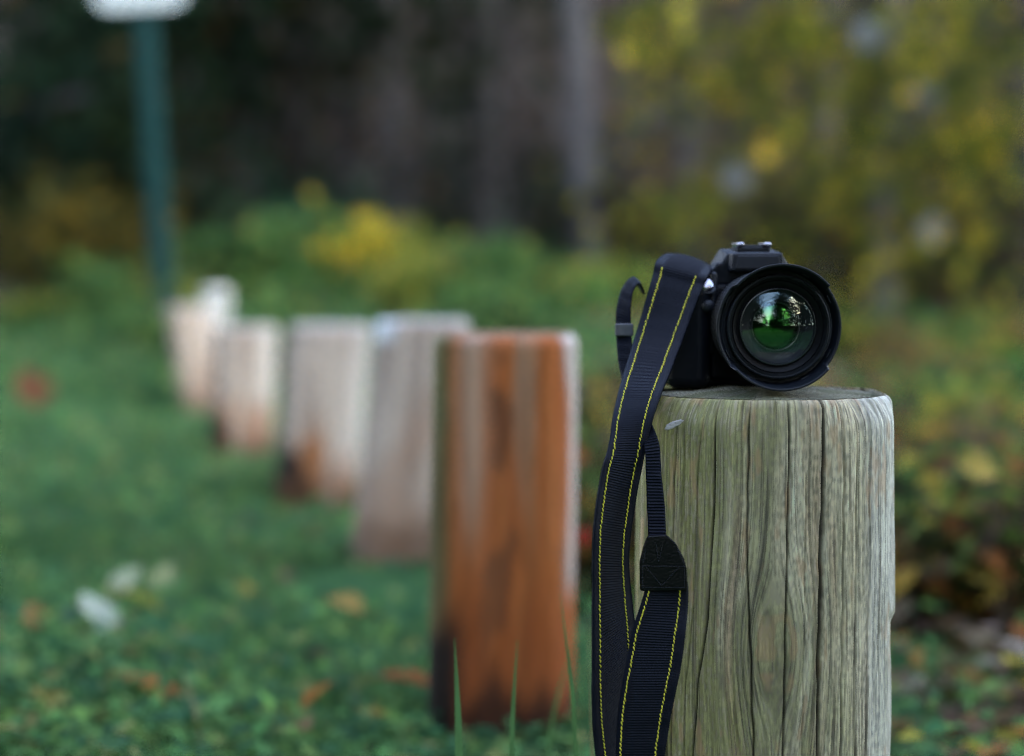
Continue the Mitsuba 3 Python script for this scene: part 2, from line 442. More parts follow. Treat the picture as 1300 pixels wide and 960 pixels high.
def pale_wood(rust=0.5, char=0.5, dark_left=0.4, white=0.0, corner=0.0):
    def fn(x, y, S, t, ins, k, sd):
        s1, s2 = streaks(S, t, 50, 1.1, 60 + sd), streaks(S, t, 170, 3.5, 61 + sd)
        c = cmix((0.42, 0.31, 0.235), (0.70, 0.57, 0.46), np.clip(0.1 + s2 * 1.1, 0, 1))
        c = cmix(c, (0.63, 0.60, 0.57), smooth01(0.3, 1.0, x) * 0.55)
        c = cmix(c, (0.25, 0.16, 0.12), smooth01(0.55, 0.72, s1) * 0.6)
        b = nfbm(np.stack([x * 1.8 + sd, t * 3.5, x * 0], -1), 3, 62 + sd)
        ru = (1 - smooth01(0.25, 0.72, t + 0.7 * (b - 0.5) + 0.2 * np.abs(x - 0.1))) * rust
        c = cmix(c, cmix((0.26, 0.080, 0.022), (0.46, 0.19, 0.07), s2), np.clip(ru * 0.95 * smooth01(0.28, 0.62, s1 + 0.1), 0, 1))
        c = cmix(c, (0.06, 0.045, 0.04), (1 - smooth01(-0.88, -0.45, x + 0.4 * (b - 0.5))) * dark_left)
        c = cmix(c, (0.015, 0.011, 0.010), np.clip((1 - smooth01(0.22, 0.42, t + 0.30 * smooth01(-0.9, 0.35, x) + 0.25 * (b - 0.5))) * char * 1.3, 0, 1))
        c = cmix(c, (0.80, 0.80, 0.79), white * smooth01(0.45, 0.75, t))
        c = cmix(c, (0.16, 0.07, 0.03), 0.6 * (1 - smooth01(0.10, 0.22, t + 0.2 * (s1 - 0.5))))
        c = cmix(c, (0.82, 0.83, 0.82), corner * smooth01(0.90, 0.94, t) * (1 - smooth01(-0.62, -0.45, x)))
        topc = cmix((0.33, 0.28, 0.24), (0.56, 0.51, 0.46), s2)
        return np.where((ins >= 0.45)[:, None], topc, c)
    return fn


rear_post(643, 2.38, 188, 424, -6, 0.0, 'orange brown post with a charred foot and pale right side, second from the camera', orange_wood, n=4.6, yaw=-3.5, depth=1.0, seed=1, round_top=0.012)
rear_post(537, 3.70, 122, 407, -34, 0.0, 'pale pinkish post half hidden behind the orange brown post', pale_wood(0.55, 0.0, 0.35, corner=0.95), n=3.0, seed=5)
rear_post(418, 4.45, 108, 413, -20, 0.0, 'pale post with rusty streaks and a blackened foot, left of the half hidden pinkish post', pale_wood(1.0, 1.25, 0.6), n=3.0, seed=9)
rear_post(312, 5.55, 80, 415, -8, 0.0, 'slim cream post with a brown base, third from the left', pale_wood(0.85, 0.7, 0.75), n=3.0, seed=14)
rear_post(241, 7.20, 62, 390, 20, 0.0, 'far leaning greyish pink post at the left end of the row', pale_wood(0.25, 0.0, 0.5), n=3.0, seed=20)
rear_post(274, 7.75, 36, 366, 2, 0.02, 'far white bleached post top showing between the two leftmost posts', pale_wood(0.0, 0.0, 0.0, 0.9), n=2.4, seed=26)

# ------------------------------------------------------------------ the digital camera on the post
scene['m_black'] = princ((0.003, 0.0055, 0.0105), 0.55, specular=0.5)


def pebble(p, n, uv):
    return mikit.noise(p.x * 1500, p.y * 1500, p.z * 1500) * 0.6 + mikit.noise(p.x * 3100, p.y * 3100, p.z * 3100) * 0.4


scene['m_skin'] = {'type': 'bumpmap', 'arbitrary': proc(pebble, eps=1e-4), 'scale': 0.00022, 'bsdf': princ((0.003, 0.0045, 0.008), 0.45, specular=0.2)}
scene['m_matt_black'] = princ((0.004, 0.004, 0.005), 0.5, specular=0.2)
scene['m_grey_plastic'] = princ((0.022, 0.025, 0.031), 0.5, specular=0.25)
scene['m_baffle'] = princ((0.012, 0.014, 0.018), 0.45, specular=0.2)
scene['m_rubber'] = princ((0.007, 0.007, 0.008), 0.55, specular=0.3)
scene['m_chrome'] = {'type': 'roughconductor', 'material': 'Cr', 'alpha': 0.12}
scene['m_ring'] = princ((0.06, 0.065, 0.07), 0.25, metallic=0.6)
scene['m_front_glass'] = {'type': 'thindielectric', 'int_ior': 1.62, 'specular_reflectance': {'type': 'rgb', 'value': [0.85, 1.0, 0.95]}}
scene['m_coated_glass'] = {'type': 'conductor', 'specular_reflectance': {'type': 'rgb', 'value': [0.035, 0.17, 0.035]}}

O = at(994, 416, 1.455)
YAW = math.radians(4.5)
M = np.eye(4)
M[:3, 0] = np.array([math.cos(YAW), math.sin(YAW), 0]) * 0.001
M[:3, 1] = np.array([-math.sin(YAW), math.cos(YAW), 0]) * 0.001
M[:3, 2] = np.array([0, 0, 0.001])
M[:3, 3] = O


def loc(m):
    """camera millimetres (x right, y away, z up from the lens axis) to the world"""
    if isinstance(m, tuple):
        m = trimesh.Trimesh(*m, process=False)
    m = m.copy()
    m.apply_transform(M)
    return m


def lathe(profile, n=160):
    """profile of (r, y) turned about the lens axis"""
    pr = np.asarray(profile, float)
    a = np.linspace(0, 2 * np.pi, n, endpoint=False)
    v = np.stack([pr[:, None, 0] * np.cos(a), np.repeat(pr[:, 1:2], n, 1), pr[:, None, 0] * np.sin(a)], -1).reshape(-1, 3)
    return v, grid_faces(len(pr), n, True)


cam = thing('digital_camera', 'black single lens reflex camera with petal hood lying on the nearest grey post', 'camera')
BASE = -(O[2] - P_H) * 1000 + 1.0     # the post's top is worn a little lower than P_H

body = joinm([(m.vertices, m.faces) for m in (
    hull([(x, y, z, 5) for x in (-58, 36) for y in (100, 137) for z in (BASE + 5, 22)] + [(x, y, 29, 5) for x in (-58, 28) for y in (106, 134)]),
    hull([(x, y, z, 4) for x in (-30, 33) for y in (95, 110) for z in (BASE + 9, 24)]),
    rbox(-24, 24, 139, 148, -20, 30, 4), )])
add(cam + '__body', ply(loc(body), 'm_skin', smooth=35))
grip = hull([(x, y, z, 8) for x, y in ((-57, 92), (-43, 84), (-42, 100), (-57, 104)) for z in (BASE + 8, 20)] + [(-54, 97, 27, 6), (-43, 92, 28, 6), (-43, 104, 28, 6)])
add(cam + '__grip', ply(loc(grip), 'm_skin', smooth=35))
ridge = hull([(-31.5, 89, 34, 2.6), (-30.5, 92, 33, 2.6), (-33.5, 86, 8, 2.4), (-33, 92, 8, 2.4), (-33, 92, -20, 2.0)])
add(cam + '__front_ridge', ply(loc(ridge), 'm_black', smooth=35))
prism = joinm([(m.vertices, m.faces) for m in (
    hull([(-30, 100, 30, 3), (28, 100, 30, 3), (-30, 132, 30, 3), (28, 132, 30, 3), (-19, 97, 47.5, 3), (16, 97, 47.5, 3), (-19, 128, 50, 3), (16, 128, 50, 3)]),
    hull([(-18, 88, 38.5, 2.0), (17, 88, 38.5, 2.0), (-16.5, 88.5, 48, 2.2), (15.5, 88.5, 48, 2.2), (-20, 108, 49, 2.4), (16.5, 108, 49, 2.4), (-20, 108, 38, 2), (18, 108, 38, 2)]),
    hull([(-36, 99, 30, 2.2), (-27, 97, 41, 2.2), (-26, 120, 41, 2.2), (-36, 120, 30, 2.2), (-20, 100, 41, 2.2), (-20, 100, 30, 2.2)]), )])
add(cam + '__flash_housing', ply(loc(prism), 'm_black', smooth=30))
face = hull([(-16, 85.6, 39.4, 0.8), (15.2, 85.6, 39.4, 0.8), (-14.6, 86.0, 47.2, 0.8), (14, 86.0, 47.2, 0.8)])
add(cam + '__flash_housing__front_plate', ply(loc(face), 'm_grey_plastic', smooth=30))
shoe = joinm([(m.vertices, m.faces) for m in (rbox(-13.5, 10.5, 98, 120, 50.8, 54.2, 0.8), rbox(-9, 6, 99, 119, 53, 55.6, 0.8))])
hs = add(cam + '__hot_shoe', ply(loc(shoe), 'm_black', smooth=30))
for sx in (-1, 1):
    rail = hull([(-1.5 + sx * 8.3, 97, 56.2, 1.3), (-1.5 + sx * 11.2, 97, 56.0, 1.4), (-1.5 + sx * 8.3, 117, 56.2, 1.3), (-1.5 + sx * 11.2, 117, 56.0, 1.4), (-1.5 + sx * 11.2, 100, 53.5, 1)])
    add(hs + '__rail', ply(loc(rail), 'm_chrome', smooth=40))


def knob(center, axis, r, h, dome):
    """a round button: axis points outwards"""
    m = trimesh.creation.revolve(np.array([(r, 0), (r, h * 0.8), (r * 0.93, h), *[(r * 0.93 * math.cos(a), h + dome * math.sin(a)) for a in np.linspace(0.15, math.pi / 2, 8)]]), sections=40)
    a = np.asarray(axis, float)
    m.apply_transform(trimesh.geometry.align_vectors([0, 0, 1], a / np.linalg.norm(a)))
    m.apply_translation(center)
    return m


add(cam + '__shutter_button', ply(loc(knob((-38.5, 80.5, 26.5), (0.1, -0.72, 0.7), 5.2, 2.6, 1.6)), 'm_chrome', smooth=40))
add(cam + '__shutter_collar', ply(loc(knob((-38.5, 82.5, 25.0), (0.1, -0.72, 0.7), 7.0, 2.2, 0.5)), 'm_black', smooth=40))
add(cam + '__focus_lamp', ply(loc(knob((-38.0, 77.0, 12.5), (0.05, -1, 0.1), 4.6, 2.0, 2.6)), 'm_black', smooth=40))
add(cam + '__lens_release', ply(loc(knob((34, 94, -18), (0, -1, 0), 4.2, 2.0, 1.2)), 'm_black', smooth=40))
for sx, xx in ((-1, -60.5), (1, 39)):
    lug = trimesh.creation.torus(3.4, 0.9)
    lug.apply_transform(trimesh.transformations.rotation_matrix(math.pi / 2, [1, 0, 0]))
    lug.apply_translation([xx + sx * 4.2, 112, 24])
    add(cam + '__strap_lug', ply(loc(lug), 'm_chrome' if sx < 0 else 'm_black', smooth=40))

# lens: barrel, ribbed zoom ring, hood, filter ring, glass
barrel = lathe([(33, 99), (33, 80), (34.5, 79), (34.5, 74), (35, 73), (35, 44), (36.2, 43.5), (37.2, 41), (37.4, 28), (36, 24), (35.2, 22), (35.2, 13.6), (34.4, 13.2), (34.4, 15.2)])
lens = add(cam + '__lens_barrel', ply(loc(barrel), 'm_black', smooth=30))
for y0, y1, r in ((46, 70, 36.3), (82, 94, 34.3)):
    n = 96
    prof = []
    ribs = []
    for q in range(n):
        a = q * 2 * np.pi / n
        b = trimesh.creation.box([1.5, y1 - y0, 1.3])
        b.apply_translation([0, (y0 + y1) / 2, r])
        b.apply_transform(trimesh.transformations.rotation_matrix(a, [0, 1, 0]))
        ribs.append((b.vertices, b.faces))
    ribs.append(lathe([(r - 1.5, y1), (r, y1), (r, y0), (r - 1.5, y0)]))
    add(lens + '__ribbed_ring', ply(loc(joinm(ribs)), 'm_rubber'))


def rim_y(a):
    """how far back the hood's edge lies at the angle a: petals above and below, cut away at the sides"""
    side = np.abs(np.cos(a))
    return 12.5 * smooth01(0.745, 0.79, side) + 1.2 * (1 - np.abs(np.sin(a))) * (side < 0.76)


na = 360
a = np.linspace(0, 2 * np.pi, na, endpoint=False)
ry = rim_y(a)
rows = []
SIDE_R = 1.3 * smooth01(0.735, 0.80, np.abs(np.cos(a)))
rad = lambda y: 43.0 - 1.2 * np.clip(y / 12, 0, 1) - 3.6 * np.clip((y - 12) / 20, 0, 1)
for tt in np.linspace(0, 1, 14):
    y = lerp(32.0, 0, tt)
    y = 32 + (ry + 0.5 - 32) * tt
    rows.append((rad(y) + SIDE_R * tt ** 2, y))
rows.append((rad(ry) + SIDE_R - 0.35, ry + 0.1))
rows.append((rad(ry) + SIDE_R - 1.0, ry))
rows.append((rad(ry) + SIDE_R - 1.55, ry + 0.15))
rows.append((rad(ry) + SIDE_R - 1.9, ry + 0.6))
for tt in np.linspace(0, 1, 30)[1:]:
    y = ry + 0.6 + (21 - ry - 0.6) * tt
    groove = 0.22 * np.sin(y * 2 * np.pi / 1.1) * (tt < 0.97)
    rows.append((rad(y) + SIDE_R * (1 - tt) ** 2 - 1.9, y))
rows.append((35.4 + 0 * ry, 21.5 + 0 * ry))
hv = np.stack([np.stack([np.broadcast_to(r, a.shape) * np.cos(a), np.broadcast_to(y, a.shape), np.broadcast_to(r, a.shape) * np.sin(a)], -1) for r, y in rows]).reshape(-1, 3)
add(cam + '__lens_hood', ply(loc((hv, grid_faces(len(rows), na, True))), 'm_black', smooth=40))
# raised lugs on the hood's inside and outside
for ang in (62, 28, -28, 152, 208, 242, 118, 298):
    aa = math.radians(ang)
    b = hull([(39.2, 15, -2.6, 0.5), (39.2, 15, 2.6, 0.5), (38.6, 21, -3, 0.5), (38.6, 21, 3, 0.5)])
    b.apply_transform(trimesh.transformations.rotation_matrix(-aa, [0, 1, 0]))
    add(cam + '__lens_hood__bayonet_lug', ply(loc(b), 'm_black', smooth=30))
fr = [(35.3, 14.2), (34.8, 13.4), (34.3, 13.4), (33.9, 14.4)]
for q in range(6):
    fr += [(33.7 - q * 0.35, 14.6 + q * 0.5), (33.4 - q * 0.35, 14.4 + q * 0.5)]
add(lens + '__filter_ring', ply(loc(lathe(fr + [(31.4, 18.0)])), 'm_ring', smooth=25))
add(lens + '__front_bezel', ply(loc(lathe([(31.6, 17.6), (30.9, 16.6), (27.2, 18.6), (26.6, 18.2), (26.2, 17.2)])), 'm_matt_black', smooth=25))
add(lens + '__retaining_ring', ply(loc(lathe([(26.3, 17.4), (26.1, 16.5), (25.6, 16.4), (25.3, 17.2), (25.1, 18.6)])), 'm_ring', smooth=30))


def dome(r, sag, y_edge, n=48, back=False):
    """a cap of glass bulging towards the viewer"""
    R = (r * r + sag * sag) / (2 * sag)
    rr = np.linspace(r, 0.001, n)
    return lathe([(q, y_edge - (math.sqrt(R * R - q * q) - (R - sag))) for q in rr], 120)


gv, gf = dome(25.3, 6.0, 17.6)
add(lens + '__front_glass', ply(loc((gv, gf)), 'm_front_glass', smooth=True))
add(lens + '__inner_cone', ply(loc(lathe([(25.2, 18.4), (24.6, 19.2), (21, 20.4), (18.4, 22.4), (16.8, 24.4), (16.4, 25.6)])), 'm_baffle', smooth=True))
add(lens + '__inner_ring', ply(loc(lathe([(16.9, 24.9), (16.6, 24.2), (16.1, 24.3), (15.8, 25.4), (15.6, 27)])), 'm_ring', smooth=30))
add(lens + '__inner_glass', ply(loc(dome(15.8, 3.6, 27.4)), 'm_coated_glass', smooth=True))
add(lens + '__inner_tube', ply(loc(lathe([(15.9, 26.5), (15.9, 60), (0.01, 60)])), 'm_matt_black', smooth=30))

# ------------------------------------------------------------------ strap
st = thing('camera_strap', 'navy black neck strap with yellow stitching hanging down the left side of the nearest post', 'strap')


def weave(p, n, uv):
    return 0.5 + 0.5 * dr.sin(uv.x * 2 * np.pi / 0.0017)


scene['m_strap'] = {'type': 'bumpmap', 'arbitrary': proc(weave, eps=1e-4), 'scale': 0.00012,
                    'bsdf': {'type': 'twosided', 'b': {'type': 'principled', 'base_color': {'type': 'rgb', 'value': [0.0012, 0.0028, 0.0095]}, 'roughness': 0.55, 'specular': 0.2, 'sheen': 0.0, 'sheen_tint': 0.4}}}
scene['m_leather'] = {'type': 'bumpmap', 'arbitrary': proc(lambda p, n, uv: mikit.fbm(p.x * 900, p.y * 900, p.z * 900, 2), eps=1e-4), 'scale': 0.0003, 'bsdf': princ((0.003, 0.003, 0.004), 0.33, specular=0.25)}
scene['m_thread'] = princ((0.72, 0.64, 0.05), 0.7)
scene['m_slider'] = princ((0.10, 0.105, 0.115), 0.45)


def ribbon(rowsL, rowsR, n, thick, rib=0.0012, amp=0.00025, cols=10, curl=0.0, edge=0.16, bow=None):
    """a band between two edges (rows of px, py, depth): closed mesh; rows of ribs across it, smooth hems along the edges.
    Returns vertices, faces, uv, L, R, normal."""
    L = spline([at(*r) for r in rowsL], n)
    R = spline([at(*r) for r in rowsR], n)
    mid = (L + R) / 2
    t = np.gradient(mid, axis=0)
    t /= np.linalg.norm(t, axis=1, keepdims=True)
    wob = (nfbm(np.stack([mid[:, 2] * 38, mid[:, 0] * 38, mid[:, 1] * 0 + thick * 9000], -1), 3, 12) - 0.5)[:, None]
    L = L + wob * [0.0016, 0.004, 0]
    R = R + (nfbm(np.stack([mid[:, 2] * 41, mid[:, 0] * 41, mid[:, 1] * 0 + 7], -1), 3, 13) - 0.5)[:, None] * [0.0016, 0.005, 0]
    w = R - L
    w -= (w * t).sum(1, keepdims=True) * t
    nn = np.cross(t, w)
    nn /= np.linalg.norm(nn, axis=1, keepdims=True)
    s = np.concatenate([[0], np.cumsum(np.linalg.norm(np.diff(mid, axis=0), axis=1))])
    u = np.linspace(0, 1, cols)
    hem = smooth01(edge * 0.75, edge, np.minimum(u, 1 - u))
    dz = amp * np.sin(s * 2 * np.pi / rib)[:, None] * hem[None, :] + curl * (4 * u * (1 - u))[None, :]
    fv = L[:, None] + (R - L)[:, None] * u[None, :, None] + nn[:, None] * (thick / 2 + dz)[..., None]
    bv = L[:, None] + (R - L)[:, None] * u[None, ::-1, None] + nn[:, None] * (-thick / 2 + dz[:, ::-1] * 0 + curl * (4 * u * (1 - u))[None, :])[..., None]
    if bow is not None:
        g = bow(np.linspace(0, len(rowsL) - 1, n))[:, None] * (4 * u * (1 - u))[None, :]
        fv[..., 2] += g
        bv[..., 2] += g[:, ::-1]
    allv = np.concatenate([fv, bv], 1)
    f = grid_faces(n, 2 * cols, True)
    vv = allv.reshape(-1, 3)
    k = np.arange(1, cols)
    cap = lambda o: np.vstack([np.stack([o + k - 1, o + k, o + 2 * cols - 1 - k], 1), np.stack([o + k - 1, o + 2 * cols - 1 - k, o + 2 * cols - k], 1)])
    f = np.vstack([f, cap(0), cap((n - 1) * 2 * cols)[:, ::-1]])
    uu = np.stack([np.repeat(s, 2 * cols), np.tile(np.concatenate([u, u[::-1]]), n)], -1)
    return vv, f, uu, L, R, nn, s


def stitches(L, R, nn, s, u, thick, pitch=0.0030, a0=0.0, side=1):
    """one yellow seam: short slanting stitches, each a small tube"""
    parts = []
    pos = np.arange(s[0] + a0 + pitch, s[-1] - pitch, pitch)
    P = L + (R - L) * u
    rj = np.random.default_rng(len(pos))
    for q in pos:
        q = q + rj.normal() * pitch * 0.06
        tt = np.array([q - pitch * 0.44, q - pitch * 0.2, q, q + pitch * 0.2, q + pitch * 0.44])
        pt = np.stack([np.interp(tt, s, P[:, c]) for c in range(3)], -1)
        nv = np.stack([np.interp(tt, s, nn[:, c]) for c in range(3)], -1)
        wv = np.stack([np.interp(tt, s, (R - L)[:, c]) for c in range(3)], -1)
        wv /= np.linalg.norm(wv, axis=1, keepdims=True)
        pt = pt + nv * (side * (thick / 2 + np.array([0.0000, 0.00045, 0.0006, 0.00045, 0.0000])))[:, None] + wv * (np.linspace(-1, 1, 5) * 0.00035 * rj.uniform(0.4, 1.6) + rj.normal() * 0.00012)[:, None]
        parts.append(tube(pt, np.array([0.7, 1, 1.05, 1, 0.7]) * 0.00047, 6))
    return joinm(parts)


# wide band, hanging from over the grip
WL = [(872, 372, 1.625), (858, 345, 1.610), (850, 327, 1.585), (845, 323.5, 1.562), (833.5, 332, 1.531), (829, 346, 1.5245), (823, 370, 1.517), (806, 430, 1.502), (784, 505, 1.455), (771, 570, 1.424), (763, 601, 1.417), (755, 664, 1.412), (752, 726, 1.410), (752, 800, 1.409), (752, 870, 1.408), (756, 950, 1.408), (770, 1030, 1.406)]
WR = [(922, 388, 1.615), (917, 362, 1.600), (911, 347, 1.580), (906, 343, 1.556), (899, 350, 1.527), (893, 362, 1.521), (884, 384, 1.512), (864, 440, 1.490), (838, 505, 1.443), (819, 570, 1.430), (811, 612, 1.432), (801, 672, 1.434), (798, 726, 1.436), (803, 775, 1.436), (808, 815, 1.436), (815, 900, 1.434), (826, 990, 1.428)]
N1 = 1500
v, f, uu, L, R, nn, s = ribbon(WL, WR, N1, 0.0018, 0.0017, 0.00026, 16, bow=lambda q: 0.0030 * np.exp(-((q - 2.6) / 1.1) ** 2) * smooth01(4.3, 3.2, q))
band = add(st + '__wide_band', ply((v, f), 'm_strap', smooth=True, uv=uu))
sgn = 1 if (nn[N1 // 2] @ -FWD) > 0 else -1
s_on = s[int(N1 * 4.3 / 16)]
for u in (0.15, 0.80):
    add(band + '__yellow_seam', ply(stitches(L, R, nn, s, u, 0.0018, 0.0027, s_on, sgn), 'm_thread', smooth=True))
# second run of the band, below the leather tab
BL = [(821, 738, 1.4105), (818, 752, 1.410), (811, 775, 1.409), (802, 803, 1.408), (795, 840, 1.406), (789, 875, 1.405), (783, 930, 1.404), (784, 1010, 1.404)]
BR = [(872, 738, 1.4115), (873, 752, 1.411), (872, 778, 1.410), (870, 807, 1.408), (866, 840, 1.407), (859, 875, 1.405), (848, 930, 1.404), (838, 1010, 1.404)]
N2 = 640
v, f, uu, L, R, nn, s = ribbon(BL, BR, N2, 0.0018, 0.0017, 0.00026, 16)
band2 = add(st + '__wide_band', ply((v, f), 'm_strap', smooth=True, uv=uu))
sgn = 1 if (nn[N2 // 2] @ -FWD) > 0 else -1
for u in (0.09, 0.80):
    add(band2 + '__yellow_seam', ply(stitches(L, R, nn, s, u, 0.0018, 0.0027, 0.004, sgn), 'm_thread', smooth=True))
# narrow webbing: from the lug out to the left, down through the slider and behind the wide band to the tab
NL = [(812, 366, 1.562), (806, 353, 1.556), (797, 356, 1.548), (788, 370, 1.540), (783, 392, 1.533), (782, 416, 1.528), (784, 450, 1.516), (790, 485, 1.498), (803, 525, 1.458), (817, 562, 1.432), (820, 590, 1.4265), (821, 630, 1.421), (822, 665, 1.416), (823, 692, 1.413)]
NR = [(818, 374, 1.550), (813, 361, 1.545), (806, 366, 1.538), (802, 380, 1.532), (801, 400, 1.527), (801, 418, 1.523), (803, 452, 1.511), (808, 484, 1.492), (820, 520, 1.452), (835, 558, 1.430), (839, 590, 1.4255), (843, 630, 1.420), (845, 665, 1.416), (846, 692, 1.413)]
N3 = 900
v, f, uu, L, R, nn, s = ribbon(NL, NR, N3, 0.0014, 0.0021, 0.00032, 10, edge=0.08)
add(st + '__narrow_webbing', ply((v, f), 'm_strap', smooth=True, uv=uu))
# slider on the webbing
sl = hull([tuple(at(px, py, d)) + (0.0012,) for px, py in ((783, 413), (802, 413), (783, 425), (802, 425)) for d in (1.5205, 1.5285)])
add(st + '__slider', ply(sl, 'm_slider', smooth=30))
# leather tab: two layers, stitched and embossed
from shapely.geometry import Polygon, LineString


def plate(px_pts, d, thick, bevel=0.0006, name='leather_tab', mat='m_leather', parent=None):
    """a plate of the outline px_pts, facing the viewer"""
    pts = [at(px, py, d) for px, py in px_pts]
    o = np.mean(pts, 0)
    pl = Polygon([(p[0] - o[0], p[2] - o[2]) for p in pts]).buffer(-0.0012).buffer(0.0012, quad_segs=6)
    parts = []
    rings = [(0.0, thick), (0.0, bevel), (bevel * 0.35, bevel * 0.3), (bevel, 0.0)]
    n = 160
    loops = []
    for off, y in rings:
        q = pl.buffer(-off)
        loops.append([(*np.array(q.exterior.interpolate(k / n, normalized=True).coords[0]), y) for k in range(n)])
    vs = [(x, y, z) for lp in loops for x, z, y in lp]
    c = np.mean(loops[-1], 0)
    vs.append((c[0], c[2], c[1]))
    f = grid_faces(len(rings), n, True)
    k = np.arange(n)
    f = np.vstack([f, np.stack([k + 3 * n, (k + 1) % n + 3 * n, k * 0 + 4 * n], 1)])
    # lean back as the sight line does
    v = np.array(vs) + o
    return v, f


TAB = [(822, 681), (846, 679), (858, 690), (868, 708), (872, 722), (873, 750), (813, 751), (812, 715), (817, 694)]
tab = add(st + '__leather_tab', ply(plate(TAB, 1.4065, 0.0032), 'm_leather', smooth=40))
seams = []
for pts in ([(816, 719), (870, 719)], [(815, 746), (870, 746)], [(816, 719), (816, 746)], [(869, 719), (869, 746)], [(820, 720), (840, 744), (862, 720)], [(832, 684), (836, 714), (843, 684)], [(820, 697), (816, 716)], [(860, 697), (868, 716)]):
    P = [at(a, b, 1.4062) for a, b in pts]
    for p0, p1 in zip(P[:-1], P[1:]):
        nst = max(int(np.linalg.norm(p1 - p0) / 0.0016), 1)
        for q in range(nst):
            a0, a1 = p0 + (p1 - p0) * (q + 0.1) / nst, p0 + (p1 - p0) * (q + 0.8) / nst
            seams.append(tube(np.array([a0, (a0 + a1) / 2 - [0, 0.0002, 0], a1]), [0.0002, 0.0003, 0.0002], 5))
add(tab + '__seam', ply(joinm(seams), 'm_black', smooth=True))

# ------------------------------------------------------------------ leaves, blades
def leaf_shape(curl=0.25, wide=0.5, n=5):
    """a leaf of length 1 along +y, pointed, folded along its rib; returns vertices and faces"""
    t = np.linspace(0, 1, n)
    w = wide * np.sin(np.pi * t ** 0.8) * (1 - 0.25 * t)
    z = -curl * t ** 2
    c = np.stack([t * 0, t, z], -1)
    l = np.stack([-w, t, z + 0.35 * w], -1)
    r = np.stack([w, t, z + 0.35 * w], -1)
    v = np.stack([l, c, r], 1).reshape(-1, 3)
    return v, grid_faces(n, 3)


def rand_rot(n, up=0.0, r=rng):
    """random frames, the leaf's face turned upwards by the share up"""
    a = r.normal(size=(n, 3))
    zz = r.normal(size=(n, 3))
    zz[:, 2] = np.abs(zz[:, 2]) + up * 3
    zz /= np.linalg.norm(zz, axis=1, keepdims=True)
    yy = a - (a * zz).sum(1, keepdims=True) * zz
    yy /= np.linalg.norm(yy, axis=1, keepdims=True)
    return np.stack([np.cross(yy, zz), yy, zz], -1)


def scatter(shape, pos, rot, size, cols):
    v, f = shape
    n = len(pos)
    V = pos[:, None] + np.einsum('nij,kj->nki', rot, v) * np.asarray(size)[:, None, None]
    F = f[None] + (np.arange(n) * len(v))[:, None, None]
    return (V.reshape(-1, 3), F.reshape(-1, 3)), np.repeat(cols, len(v), 0)


DIAMOND = (np.array([[0, 0, 0], [0.32, 0.5, 0.10], [0, 1, -0.12], [-0.32, 0.5, 0.10]]), np.array([[0, 1, 2], [0, 2, 3]]))


def pick(palette, n, r, jitter=0.18):
    p = np.array([c for c, w in palette])
    w = np.array([w for c, w in palette], float)
    c = p[r.choice(len(p), n, p=w / w.sum())]
    return np.clip(c * (1 + jitter * r.normal(size=(n, 1))) * (1 + 0.06 * r.normal(size=(n, 3))), 0.003, 0.85)


# grass: blades over the clearing, thicker near by
def blades(n, ymin, ymax, hmin, hmax, wid, seed, palette, xfun, dens=None):
    r = np.random.default_rng(seed)
    y = np.exp(r.uniform(np.log(ymin), np.log(ymax), n))
    x = xfun(r, y)
    keep = np.ones(n, bool)
    for px, py, hw in POSTS:
        keep &= np.hypot(x - px, y - py) > hw * 1.05
    if dens is not None:
        keep &= r.random(n) < dens(x, y)
    x, y = x[keep], y[keep]
    n = len(x)
    h = r.uniform(hmin, hmax, n) * (0.6 + 0.8 * nz(np.stack([x * 2.2, y * 2.2, x * 0], -1), 4))
    for px, py, hw in POSTS:
        h = h * (0.22 + 0.78 * smooth01(hw * 1.1, hw * 3.0, np.hypot(x - px, (y - py + 0.30) * 0.45)))
    w = wid * (0.7 + 0.6 * r.random(n)) * (0.6 + 0.12 * y)
    th = r.uniform(0, 2 * np.pi, n)
    lean = r.uniform(0.15, 0.9, n) * h
    dx, dy = np.cos(th), np.sin(th)
    sx, sy = -dy * w, dx * w
    z0 = ground_z(x, y) - 0.01
    b = np.stack([x, y, z0], -1)
    side = np.stack([sx, sy, sx * 0], -1)
    mid = b + np.stack([dx * lean * 0.35, dy * lean * 0.35, h * 0.6], -1)
    tip = b + np.stack([dx * lean, dy * lean, h * (1 - 0.3 * lean / h)], -1)
    V = np.stack([b - side, b + side, mid - side * 0.8, mid + side * 0.8, tip], 1)
    F = np.array([[0, 1, 3], [0, 3, 2], [2, 3, 4]])[None] + (np.arange(n) * 5)[:, None, None]
    c = pick(palette, n, r) * (0.35 + 1.3 * nfbm(np.stack([x * 1.7, y * 1.1, x * 0 + 9], -1), 3, 15))[:, None]
    return (V.reshape(-1, 3), F.reshape(-1, 3)), np.repeat(c, 5, 0)


GREENS = [((0.125, 0.250, 0.085), 4), ((0.074, 0.175, 0.076), 4), ((0.17, 0.30, 0.08), 2.2), ((0.26, 0.33, 0.09), 1.0), ((0.32, 0.28, 0.14), 0.8)]


def left_mask(x, y):
    a = nfbm(np.stack([x * 1.1, y * 1.1, x * 0], -1), 3, 77)
    return np.clip(1 - 0.96 * smooth01(-0.1, 0.6, x + 1.2 * (a - 0.5)) * smooth01(1.2, 2.4, y), 0.0, 1)


m, c = blades(110000, 1.1, 10.5, 0.03, 0.085, 0.0018, 3, GREENS, lambda r, y: r.uniform(-1, 1, len(y)) * (0.27 * y + 0.9), left_mask)
scene['grass'] = ply(m, 'm_leaf', color=c)
labels['grass'] = {'label': 'short dark green grass covering the clearing between the posts', 'category': 'grass', 'kind': 'stuff'}

